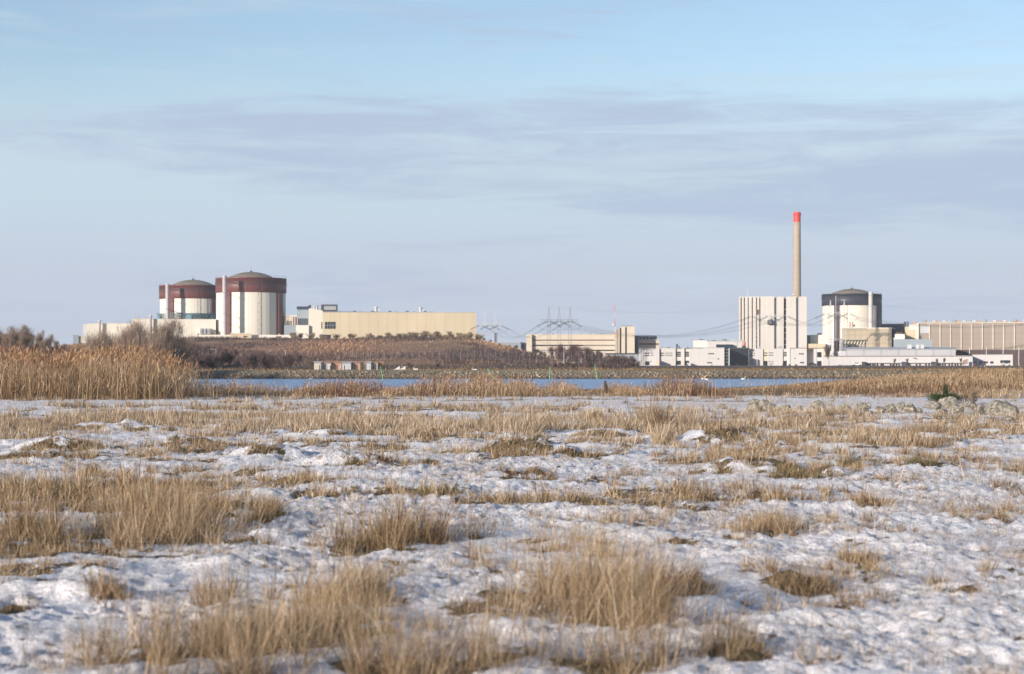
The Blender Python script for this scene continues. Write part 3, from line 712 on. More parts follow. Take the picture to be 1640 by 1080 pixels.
# ------------------------------------------------------------------ trees and bushes without leaves
def tree_mesh(seed, h, spread, trunk_r, nlimb, twigs, tw, up=0.6, multi=1, clear=0.2, col=(.12, .095, .08), twcol=(.15, .105, .085), tlen=0.10, low=.9):
    rnd = random.Random(seed); rng = np.random.default_rng(seed)
    trunk = MB(); ends = []
    def limb(p, d, L, r, depth):
        pts = [Vector(p)]; rad = [r]; q = Vector(p); dd = Vector(d)
        ns = 4
        for i in range(ns):
            dd = (dd + Vector((rnd.gauss(0, .13), rnd.gauss(0, .13), up * 0.12 + rnd.gauss(0, .06)))).normalized()
            q = q + dd * (L / ns); pts.append(q.copy()); rad.append(r * (1 - 0.72 * (i + 1) / ns))
        if r > 0.012 * h * 0.1: trunk.tube(pts, rad, 5 if depth < 2 else 3)
        for i in range(1, ns + 1): ends.append((pts[i], (pts[i] - pts[i-1]).normalized(), depth))
        if depth < 3:
            nb = nlimb if depth == 0 else rnd.randint(3, 4)
            for b in range(nb):
                t = rnd.uniform(clear if depth == 0 else .25, 1.0)
                k = min(int(t * ns), ns - 1); pp = pts[k].lerp(pts[k+1], t * ns - k)
                az = rnd.uniform(0, 2*math.pi); tilt = rnd.uniform(.45, 1.0) * spread
                ax = Vector((math.cos(az), math.sin(az), 0))
                nd = (dd * math.cos(tilt) + ax * math.sin(tilt) + Vector((0, 0, up * .3))).normalized()
                limb(pp, nd, L * rnd.uniform(.38, .62) * (1.15 - .5 * t if depth == 0 else 1), r * (1 - .6 * t) * .55, depth + 1)
    for m in range(multi):
        a = rnd.uniform(0, 6.28); s = 0 if multi == 1 else rnd.uniform(.1, .5) * spread
        limb((math.cos(a) * .1 * multi * .3, math.sin(a) * .1 * multi * .3, -0.2), (math.cos(a) * s, math.sin(a) * s, 1), h * (1 if multi == 1 else rnd.uniform(.6, .9)) * .80, trunk_r, 0)
    E = [e for e in ends if e[2] >= 1]
    wz = np.array([1.25 - low * min(max(e[0].z / h, 0), 1) for e in E]); idx = rng.choice(len(E), twigs, p=wz / wz.sum())
    P = np.array([E[i][0] for i in idx]); Dn = np.array([E[i][1] for i in idx])
    P = P + rng.normal(0, .02 * h, P.shape)
    dn = Dn + rng.normal(0, .55, Dn.shape) + np.array([0, 0, up * .35])
    dn /= np.linalg.norm(dn, axis=1)[:, None]
    lean = np.arccos(np.clip(dn[:, 2], -1, 1)); ld = np.arctan2(dn[:, 1], dn[:, 0])
    L = h * tlen * rng.uniform(.5, 1.4, twigs)
    v, q, t, c = ribbons(rng, P, L, np.full(twigs, tw), lean, ld, rng.normal(0, .3, twigs), np.zeros(twigs), 2, 1.0)
    cc = np.array(twcol)[None] * rng.uniform(.6, 1.35, (twigs, 1)); c[:, :3] = np.repeat(cc, 5, 0)
    zmax = max(v[:, 2].max(), 0.1); 
    crown = np_mesh('crown', v * (h / zmax), q, 4, c, t); crown.materials.append(MT)
    vv = np.array(trunk.v) * (h / zmax)
    tm = bpy.data.meshes.new('trunk'); tm.from_pydata([tuple(p) for p in vv], [], trunk.f); tm.update()
    tm.materials.append(bark(col))
    return tm, crown
_bark = {}
def bark(c):
    if c not in _bark: _bark[c] = mat('bark', c, 0.9, 0.3, 1.5, streak=False)
    return _bark[c]
def tree_thing(name, label, cat, group, meshes, x, y, s=1.0, rz=0.0, sink=0.1):
    o = empty(name, (x, y, H(x, y) - sink), rz); o.scale = (s, s, s)
    for me, nm in zip(meshes, ('trunk', 'crown')):
        c = bpy.data.objects.new(nm, me); COL.objects.link(c); c.parent = o
    return tag(o, label, cat, group)

def build_trees():
    rnd = random.Random(5)
    big = [tree_mesh(100 + i, 12.0, .75, .17, 11, 4800, .040, .85, 4, .08, col=(.16, .12, .09), twcol=(.26, .19, .145), tlen=.13, low=.2) for i in range(4)]
    bush = [tree_mesh(200 + i, 5.0, .95, .06, 8, 1900, .055, .8, 7, .05, twcol=(.15, .105, .10), tlen=.16) for i in range(4)]
    pale = [tree_mesh(300 + i, 4.0, .9, .05, 7, 1700, .05, .8, 5, .05, twcol=(.33, .25, .18)) for i in range(3)]
    birch = [tree_mesh(400 + i, 13.0, .50, .22, 26, 3600, .060, .7, 1, .04, col=(.48, .40, .36), twcol=(.15, .085, .085), tlen=.11) for i in range(3)]
    street = [tree_mesh(500, 6.5, .6, .1, 9, 1800, .07, .9, 1, .35, col=(.16, .13, .11), twcol=(.13, .10, .095))]
    def put(kind, px, D, pytop, name, lab, cat, group, hn, dx=0):
        x = gx(px, D); h = (gz(pytop, D) - H(x, D)) * (1.10 if kind is big else 1.0)
        o = tree_thing(name, lab, cat, group, kind[rnd.randrange(len(kind))], x, D, max(h, .8) / hn, rnd.uniform(0, 6.28))
        if kind is pale: o.scale = (o.scale[0] * rnd.uniform(1.3, 2.3), o.scale[1] * 1.5, o.scale[2])
        if kind is bush: o.scale = (o.scale[0] * rnd.uniform(1.0, 1.7), o.scale[1] * 1.2, o.scale[2])
    # four big trees before the cream buildings on the left
    for px, py, D, lab in ((162, 523, 430, 'slender leafless tree before the pale low block beside a vent pipe'),
                           (200, 517, 445, 'round dark leafless tree between the two cream vent pipes'),
                           (232, 508, 425, 'broad leafless tree with dense twigs left of the second vent pipe'),
                           (268, 506, 430, 'widest leafless tree, fanning before the cream wall under the small reactor'),
                           (150, 530, 450, 'small bare tree at the west start of the row before the pale low block'),
                           (181, 528, 455, 'low twiggy tree between the slender and the round tree'),
                           (217, 520, 460, 'half hidden bare tree between the round and the broad tree'),
                           (250, 516, 415, 'bare tree directly in front of the second cream vent pipe'),
                           (277, 517, 420, 'bare tree overlapping the east side of the widest tree'),
                           (288, 535, 440, 'short dark leafless tree at the east end of the wooded row')):
        put(big, px, D, py, 'leafless_tree', lab, 'tree', 'leafless trees before the cream plant', 12.0)
    # wood at the left edge
    for i, (px, py) in enumerate(((-70,525),(-45,520),(-20,528),(2,522),(18,520),(33,518),(48,523),(62,526),(78,534),(90,543),(104,549),(10,533),(40,532),(70,540))):
        put(big, px, 540 + rnd.uniform(-25, 40), py, 'leafless_tree', 'bare tree in the wood on the low rise at the west edge', 'tree', 'trees of the wood at the west edge', 12.0)
    # thicket below the reactors
    for i in range(36):
        px = 290 + i * 5.4 + rnd.uniform(-3, 3); py = rnd.uniform(552, 568) if px > 300 else 558
        put(bush, px, rnd.uniform(545, 640), py + (8 if px > 430 else 0), 'bare_bush', 'dark leafless bush in the thicket below the reactors', 'bush', 'dark bushes of the thicket', 5.0)
    for i in range(34):
        px = 812 + i * 6.3 + rnd.uniform(-3, 3); put(bush, px, rnd.uniform(600, 690), rnd.uniform(574, 581), 'bare_bush', 'low leafless bush on the flat ground in front of the birch grove', 'bush', 'bushes in front of the birch grove', 5.0)
    for i in range(26):
        px = 872 + i * 5.6 + rnd.uniform(-2, 2); put(bush, px, rnd.uniform(785, 860), rnd.uniform(563, 571), 'bare_bush', 'dark leafless bush under the birches', 'bush', 'bushes under the birches', 5.0)
    for i in range(30):
        px = -90 + i * 7 + rnd.uniform(-3, 3); put(bush, px, rnd.uniform(500, 560), 547 + max(0, px - 40) * .10 + rnd.uniform(-4, 3), 'bare_bush', 'dark leafless bush under the trees at the west edge', 'bush', 'bushes of the wood at the west edge', 5.0)
    # bushes at the foot of the hill, sparse
    for px, py in ((500,577),(545,580),(600,574),(655,578),(688,581),(700,580),(720,579),(745,581),(770,580),(880,580),(905,576),(935,578),(975,577),(1010,580),(1100,582),(1140,583),(1180,582),(1235,583),(1265,582),(1275,582),(1345,583),(1365,583),(1430,582)):
        put(bush, px, rnd.uniform(560, 640) if px < 900 else rnd.uniform(760, 940), py, 'bare_bush', 'low dark leafless bush on the flat land behind the stone bank', 'bush', 'low bushes behind the stone bank', 5.0)
    # shrubs along the crest before the yellow hall
    for i in range(46):
        px = 450 + i * 7.1 + rnd.uniform(-5, 5)
        py = 536 if px < 590 else 531.5
        if px > 690: py = 529.5
        if 460 < px < 500: py = 533
        put(pale, px, rnd.uniform(836, 862), py + rnd.choice([-3, -1, 0, 2, 4, 5]) + rnd.uniform(-1, 1), 'crest_shrub', 'pale twiggy shrub on the crest below the yellow hall', 'shrub', 'shrubs along the hill crest', 4.0)
    for px, py in ((764, 536), (775, 540), (786, 543), (480, 532)):
        put(bush, px, 832, py, 'crest_bush', 'dark bush at the end of the hill crest' if px > 700 else 'dark bush on the crest below the dark roofed hall', 'bush', 'dark bushes at the end of the crest' if px > 700 else None, 5.0)
    for px, py in ((800, 549), (826, 552), (858, 556), (868, 560)):
        put(bush, px, 800, py, 'crest_bush', 'dark bush on the falling end of the brush hill', 'bush', 'dark bushes on the falling hill', 5.0)
    # birches
    for i in range(20):
        px = 882 + i * 4.3 + rnd.uniform(-2, 2); py = 546 + abs(i - 9) * .5 + rnd.uniform(-2, 4) + (7 if px > 950 else 0)
        put(birch, px, rnd.uniform(780, 850), py, 'birch_tree', 'slender bare birch with pale stem in the grove before the offices', 'birch', 'birches of the grove', 13.0)
    # street trees by the long white building
    for px, py, lab in ((1432, 573, 'small bare tree before the long white building, west one of a near pair'), (1454, 573, 'small bare tree before the long white building, east one of a near pair'),
                   (1502, 573, 'small bare tree before the windows at the east part of the long white building'), (1511, 572, 'wider bare tree touching the small one at the east part of the long white building'),
                   (1540, 572, 'bare tree before the joint of the two long white buildings'), (1328, 550, 'dark bare tree at the corner of the white office with two square windows')):
        put(street, px, 985, py, 'street_tree', lab, 'tree', None, 6.5)
    # tree line far behind
    for i in range(8):
        put(street, 1255 + 0 * i, 1700, 560, 'far_tree', 'x', 'tree', None, 6.5) if False else None

def build_conifer():
    D = D_of(648); x = gx(1514, D); rng = np.random.default_rng(3)
    n = 9000
    # spreading juniper: one leader and low branches
    P = []; Dn = []
    br = [(0, .62, 0.0, .16)] + [(rng.uniform(-1.1, .9), rng.uniform(.10, .30), rng.uniform(-.4, .4), .2) for _ in range(26)]
    for i in range(n):
        b = br[rng.integers(0, len(br))] if rng.uniform() < .75 else br[0]
        t = rng.uniform(0, 1)
        if b is br[0]: p = (rng.normal(0, .07 * (1.2 - t)), rng.normal(0, .07), t * .56)
        else: p = (b[0] * t * .62 + rng.normal(0, .05), b[2] * t, b[1] * (t ** .7) + rng.normal(0, .04) + .03)
        P.append(p)
    P = np.array(P); L = rng.uniform(.04, .09, n)
    v, q, t, c = ribbons(rng, P, L, np.full(n, .02), rng.uniform(.2, 1.4, n), rng.uniform(0, 6.28, n), np.zeros(n), np.full(n, 2), 1 + 1, 1.0)
    c[:, :3] = np.repeat(np.array([[.05, .07, .032]]) * rng.uniform(.5, 1.6, (n, 1)), 5, 0)
    o = empty('juniper', (x, D, H(x, D))); o.scale = (1.35, 1.3, 1.5)
    me = np_mesh('foliage', v, q, 4, c, t); link_mesh(me, 'foliage', MN, o)
    m = MB().tube([(0,0,-.1),(0.02,0,.3),(0,0,.54)], [.03,.02,.006], 6)
    for b in br[1:12]: m.tube([(0,0,.04),(b[0]*.3,b[2]*.5,b[1]*.7),(b[0]*.6,b[2],b[1])], [.012,.008,.003], 4)
    m.build('stem', bark((.10, .07, .05)), o)
    tag(o, 'low dark green juniper behind the heap of boulders', 'juniper')
    s = tree_mesh(77, 1.0, .95, .02, 7, 900, .012, .6, 6, .05, twcol=(.22, .16, .10))
    D2 = D - .3; x2 = gx(1552, D2)
    tree_thing('bare_shrub', 'thin leafless shrub growing beside the juniper over the stones', 'shrub', None, s, x2, D2, 1.0, 0, .03)

# ------------------------------------------------------------------ rocks
def rock_mesh(seed, sub=3):
    import bmesh
    rnd = random.Random(seed)
    bm = bmesh.new(); bmesh.ops.create_icosphere(bm, subdivisions=4, radius=1.0)
    co = np.array([v.co[:] for v in bm.verts])
    planes = []
    for _ in range(13):
        d = np.array([rnd.gauss(0, 1) for _ in range(3)]); d /= np.linalg.norm(d); planes.append((d, rnd.uniform(.52, .86)))
    r = np.ones(len(co))
    for d, k in planes:
        pr = co @ d; m = pr > k; r[m] = np.minimum(r[m], k / pr[m])
    n = 0.12 * (vnoise(co[:, 0] * 2 + co[:, 2] * 3 + 7 * seed, co[:, 1] * 2.3 + co[:, 2], seed) - .5) + .05 * (vnoise(co[:, 0] * 6 + 5 * co[:, 2], co[:, 1] * 6 - co[:, 2] * 4, seed + 3) - .5)
    co = co * (r + n)[:, None]
    for v, c in zip(bm.verts, co): v.co = c
    me = bpy.data.meshes.new('rock'); bm.to_mesh(me); bm.free()
    me.polygons.foreach_set("use_smooth", np.zeros(len(me.polygons), dtype=bool))
    return me
def rock_mat():
    m, nt, b = new_mat('lichened_granite'); N, L = nt.nodes, nt.links
    tc = N.new('ShaderNodeTexCoord'); oi = N.new('ShaderNodeObjectInfo')
    ad = N.new('ShaderNodeVectorMath'); ad.operation = 'ADD'; L.new(tc.outputs['Object'], ad.inputs[0])
    cx = N.new('ShaderNodeCombineXYZ'); mu = N.new('ShaderNodeMath'); mu.operation = 'MULTIPLY'; mu.inputs[1].default_value = 40; L.new(oi.outputs['Random'], mu.inputs[0]); L.new(mu.outputs[0], cx.inputs[0]); L.new(cx.outputs[0], ad.inputs[1])
    n = N.new('ShaderNodeTexNoise'); n.inputs['Scale'].default_value = 3.2; n.inputs['Detail'].default_value = 8; n.inputs['Roughness'].default_value = .78; L.new(ad.outputs[0], n.inputs['Vector'])
    r = N.new('ShaderNodeValToRGB'); L.new(n.outputs['Fac'], r.inputs[0]); e = r.color_ramp.elements
    e[0].position = .36; e[0].color = (.07, .066, .05, 1); e[1].position = .66; e[1].color = (.54, .50, .43, 1)
    k = e.new(.45); k.color = (.15, .135, .105, 1); k = e.new(.54); k.color = (.29, .26, .21, 1)
    L.new(r.outputs[0], b.inputs['Base Color']); b.inputs['Roughness'].default_value = .9
    bp = N.new('ShaderNodeBump'); bp.inputs['Strength'].default_value = .6; bp.inputs['Distance'].default_value = .1; L.new(n.outputs['Fac'], bp.inputs['Height']); L.new(bp.outputs[0], b.inputs['Normal'])
    return m
ROCKS = [ # px, py foot, half w px, height px, label
 (1072,660,7,9,'lone small round stone at the west start of the scattered row'),(1156,658,10,8,'low brown stone west of the first speckled boulder'),
 (1208,652,10,12,'grey stone peeking up behind the first speckled boulder'),
 (1220,662,20,20,'first speckled pale boulder at the west end of the stone row'),(1236,655,10,9,None),(1257,660,13,10,None),(1243,663,8,6,None),
 (1309,662,17,19,'pale leaning boulder with a flat slanted face'),(1281,660,8,8,None),(1352,660,14,12,'grey boulder wrapped in straw east of the leaning one'),(1380,662,13,14,None),(1388,657,9,11,None),
 (1396,664,12,8,None),(1412,662,12,13,None),(1426,662,15,16,'grey cracked boulder in the middle of the row'),(1443,660,10,13,None),(1458,664,17,18,'dark domed boulder just west of a gap in the stones'),(1470,662,8,10,None),
 (1498,656,13,12,'small whitish stone beside the juniper'),(1521,654,17,20,'tall cream boulder on top of the heap by the juniper'),(1512,664,12,13,None),(1534,662,14,16,'cream patched boulder under the tallest one of the heap'),(1545,655,9,12,None),
 (1555,656,12,11,'flat topped grey stone east of the heap'),(1572,666,16,18,'pale rounded boulder next to the biggest dark one'),(1540,672,10,7,None),(1560,670,8,6,None),
 (1604,668,27,30,'biggest boulder of the row, olive grey with a shaded east side'),(1580,674,5,5,None),(1618,674,11,9,'buff stone at the foot of the biggest boulder'),(1634,676,9,8,'last buff stone at the east end of the row'),(1590,676,8,5,None),(1652,674,16,16,None),(1675,672,14,12,None)]
def build_rocks():
    mt = rock_mat(); meshes = [rock_mesh(i) for i in range(8)]
    for m in meshes: m.materials.append(mt)
    rnd = random.Random(8)
    for i, (px, py, hw, hh, lab) in enumerate(ROCKS):
        D = D_of(py); x = gx(px, D); z = H(x, D)
        o = bpy.data.objects.new('boulder', meshes[i % 8]); COL.objects.link(o)
        rx = hw * D / F * 1.1; h = hh * D / F * 1.15
        o.scale = (rx, rx * .8, h * .68); o.location = (x, D + rx * .4, z + h * .24); o.rotation_euler = (rnd.uniform(-.2, .2), rnd.uniform(-.2, .2), rnd.choice([0, 3.14]) + rnd.uniform(-.4, .4))
        tag(o, lab or 'smaller weathered field stone lying low among the boulders of the row', 'boulder', 'stones of the tumbled row')
    # stone facing of the far bank: thousands of small stones
    rng = np.random.default_rng(2)
    import bmesh
    bm = bmesh.new(); bmesh.ops.create_icosphere(bm, subdivisions=1, radius=1.0)
    bv = np.array([v.co[:] for v in bm.verts]); bf = np.array([[v.index for v in f.verts] for f in bm.faces]); bm.free()
    n = 12000; x = rng.uniform(-175, 175, n); yb = 468 + 2 * np.sin(x * 0.02); y = yb + 2.5 + 9.5 * rng.uniform(0, 1, n) ** 1.2; z = height(x, y) + .08
    s = rng.uniform(.11, .31, (n, 1, 1)) * (rng.uniform(0, 1, (n, 1, 1)) ** .5 + .2)
    V = bv[None] * s * rng.uniform(.6, 1.4, (n, 1, 3)) * rng.uniform(.85, 1.15, (n, len(bv), 1)) + np.stack([x, y, z], 1)[:, None, :]
    T = (bf[None] + (np.arange(n) * len(bv))[:, None, None]).reshape(-1, 3)
    c = np.ones((n, len(bv), 4)); base = np.array([[.25, .20, .15]]) * rng.uniform(.6, 1.3, (n, 1)) * (0.45 + 1.0 * fbm(x, y, .15, 3, 14))[:, None]; base[z < -.45] *= .6
    c[:, :, :3] = base[:, None, :]
    me = np_mesh('bank_stones', V.reshape(-1, 3), T, 3, c.reshape(-1, 4))
    o = link_mesh(me, 'bank_stones', MT); tag(o, 'rough stone facing of the low bank across the water', 'stones', kind='stuff')

def build_water():
    m, nt, b = new_mat('bay_water'); N, L = nt.nodes, nt.links
    b.inputs['Base Color'].default_value = (0.02, 0.15, 0.38, 1); b.inputs['Specular IOR Level'].default_value = 0.3; b.inputs['Roughness'].default_value = 0.2; b.inputs['IOR'].default_value = 1.33
    tc = N.new('ShaderNodeTexCoord'); mp = N.new('ShaderNodeMapping'); mp.inputs['Scale'].default_value = (.9, .35, 1); L.new(tc.outputs['Object'], mp.inputs[0])
    n = N.new('ShaderNodeTexNoise'); n.inputs['Scale'].default_value = 2.0; n.inputs['Detail'].default_value = 5; L.new(mp.outputs[0], n.inputs['Vector'])
    bp = N.new('ShaderNodeBump'); bp.inputs['Strength'].default_value = 1.0; bp.inputs['Distance'].default_value = .35; L.new(n.outputs['Fac'], bp.inputs['Height']); L.new(bp.outputs[0], b.inputs['Normal'])
    # the sheet ends under the banks
    xs = np.linspace(-420, 420, 60)
    mb = MB(); mb.add([(-420, 150, -0.8), (420, 150, -0.8), (420, 482, -0.8), (-420, 482, -0.8)], [(0, 1, 2, 3)])
    o = mb.build('water', m); tag(o, kind='structure')

# ------------------------------------------------------------------ buildings: a frame of reference at a pixel column and distance
class Bd:
    def __init__(s, name, label, cat, pxc, D, group=None, rot=0.0, base=None):
        s.D = D; s.pxc = pxc; th = math.atan((pxc - 820) / F); s.x = gx(pxc, D)
        s.su = D * math.cos(th) / F; s.sv = D / F
        s.g = (H(s.x, D) if base is None else base)
        s.o = empty(name, (s.x, D, s.g), -th + R(rot)); tag(s.o, label, cat, group)
    def U(s, px): return (px - s.pxc) * s.su
    def Z(s, py): return gz(py, s.D) - s.g
    def box(s, part, px0, px1, py0, py1, v0, v1, m, parent=None, label=None):
        z0 = -1.5 if py1 is None else s.Z(py1)
        o = MB().box(s.U(px0), s.U(px1), v0, v1, z0, s.Z(py0)).build(part, M[m] if isinstance(m, str) else m, parent or s.o)
        if label: o["label"] = label
        return o
    def windows(s, rects, v=-0.12, m='win', name='window', parent=None, d=0.3):
        for (a, b, c, e) in rects: s.box(name, a, b, c, e, v, v + d, m, parent)
    def roof(s, px0, px1, py, v0, v1, m='greyr', t=0.4, over=0.25, name='roof'):
        z = s.Z(py)
        return MB().box(s.U(px0) - over, s.U(px1) + over, v0 - over, v1 + over, z, z + t).build(name, M[m], s.o)

def row(px0, px1, n, w, y0, y1):
    st = (px1 - px0 - w) / max(n - 1, 1)
    return [(px0 + i * st, px0 + i * st + w, y0, y1) for i in range(n)]

def reactor(label, pxc, D, Rp, y_base, y_band, y_top, y_dome, domeR, band, stripes, stack, ladder, extra=None):
    b = Bd('reactor_building', label, 'reactor', pxc, D); s = b.su; Rm = Rp * s
    cy = Rm
    zt, zb, zd = b.Z(y_top), b.Z(y_band), b.Z(y_dome)
    n = 120
    rc = Rm * 0.975
    # shallow vertical ribs on the drum
    vs = []; fs = []; k = n * 2
    for z in (-1.5, zb + .3):
        for i in range(k):
            rr = rc + (0.03 if i % 4 < 2 else 0.0); t = 2 * math.pi * i / k
            vs.append((rr * math.cos(t), cy + rr * math.sin(t), z))
    fs = [(i, (i+1)%k, (i+1)%k+k, i+k) for i in range(k)] + [tuple(range(k, 2*k))]
    MB().add(vs, fs).build('drum_wall', M['creamd'], b.o)
    MB().lathe(0, cy, [(Rm*.985, zb), (Rm, zb+.5), (Rm, zb + (zt-zb)*.50), (Rm*1.0, zt-.8), (Rm*1.004, zt-.8), (Rm*1.004, zt), (Rm*.96, zt), (Rm*.96, zt-.6), (0.5, zt-.6)], n).build('upper_band', M[band], b.o, True)
    for f in (.50, .66):
        zz = zb + (zt - zb) * f
        MB().lathe(0, cy, [(Rm*1.001, zz), (Rm*1.012, zz+.05), (Rm*1.012, zz+.45), (Rm*1.001, zz+.5)], n).build('ring_gallery', M['dark'], b.o)
    # railing on the rim
    m = MB()
    for i in range(72):
        t = 2*math.pi*i/72; x, y = Rm*.99*math.cos(t), cy + Rm*.99*math.sin(t); m.bar((x, y, zt-.1), (x, y, zt+1.1), .05)
        t2 = 2*math.pi*(i+1)/72; x2, y2 = Rm*.99*math.cos(t2), cy + Rm*.99*math.sin(t2); m.bar((x, y, zt+1.1), (x2, y2, zt+1.1), .05)
    m.build('railing', M['grey'], b.o)
    # dome
    dr = domeR * s; hgt = zd - zt + .2; Rs = (dr*dr + hgt*hgt) / (2*hgt); prof = []
    for i in range(13):
        a = math.asin(dr / Rs) * (1 - i / 12); prof.append((max(Rs*math.sin(a), .05), zt - .2 + Rs*math.cos(a) - (Rs - hgt)))
    prof = [(dr, zt - 1.0)] + prof
    dm = MB().lathe(0, cy, prof, n).build('dome', M['dome'], b.o, True)
    mm = MB(); mm.cyl(0, cy, zd - .2, zd + .7, .8, .6, 10); mm.bar((0, cy, zd), (0, cy, zd + 3.0), .10); mm.bar((1.2, cy, zd), (1.2, cy, zd + 1.4), .08)
    mm.build('roof_cap', M['dark'], dm)
    for (px, w, y0, y1, mt, proud) in stripes:
        xx = (px - pxc) * s; yy = cy - math.sqrt(max(rc*rc - xx*xx, 0)); ang = math.atan2(xx, cy - yy)
        hw = w * s / 2 / max(math.cos(ang), .45)
        bx = MB().box(-hw, hw, -proud, 1.2, b.Z(y1) if y1 else -1.5, b.Z(y0)).build('duct', M[mt], b.o)
        bx.location = (xx, yy, 0); bx.rotation_euler = (0, 0, ang)
    if stack:
        px, w, y0, y1, off, mt = stack
        xx = (px - pxc) * s; yy = cy - math.sqrt(max(Rm*Rm - xx*xx, 0)) - off; r = w * s / 2
        st = MB().lathe(xx, yy, [(r*1.05, -1.5), (r, 2.0), (r, b.Z(y0) - .4), (r*1.08, b.Z(y0) - .3), (r*1.08, b.Z(y0)), (r*.8, b.Z(y0))], 28).build('ventilation_stack', M[mt], b.o, True)
        for zz in (b.Z(y0) - 2.5, zb - .8, b.Z(y_base) + 8, (zb + b.Z(y_base)) / 2):
            g = MB(); g.box(xx - .12, xx + .12, yy + r, cy - math.sqrt(max(rc*rc - xx*xx, 0)) + .5, zz, zz + .2)
            g.lathe(xx, yy, [(r*1.02, zz), (r*1.25, zz), (r*1.25, zz+.25), (r*1.02, zz+.25)], 24)
            g.build('bracket', M['grey'], st)
    if ladder:
        px, w, y0, y1 = ladder
        xx = (px - pxc) * s; yy = cy - math.sqrt(Rm*Rm - xx*xx) - 3.6; hw = w * s / 2; m = MB(); z0 = b.Z(y1) if y1 else 0; z1 = b.Z(y0)
        for ax, ay in ((-hw, 0), (hw, 0), (-hw, 2.6), (hw, 2.6)): m.bar((xx+ax, yy+ay, z0), (xx+ax, yy+ay, z1), .09)
        k = int((z1 - z0) / 2.7); 
        for i in range(k + 1):
            z = z0 + (z1 - z0) * i / k
            m.box(xx-hw, xx+hw, yy+.4, yy+1.3, z, z+.07)
            if i < k:
                zn = z0 + (z1 - z0) * (i+1) / k
                s1 = 1 if i % 2 else -1
                m.bar((xx-hw*s1, yy, z), (xx+hw*s1, yy, zn), .06); m.bar((xx-hw, yy+1.3, z+1.1), (xx+hw, yy+1.3, z+1.1), .05)
        m.build('stair_tower', M['dpurple'], b.o)
    return b

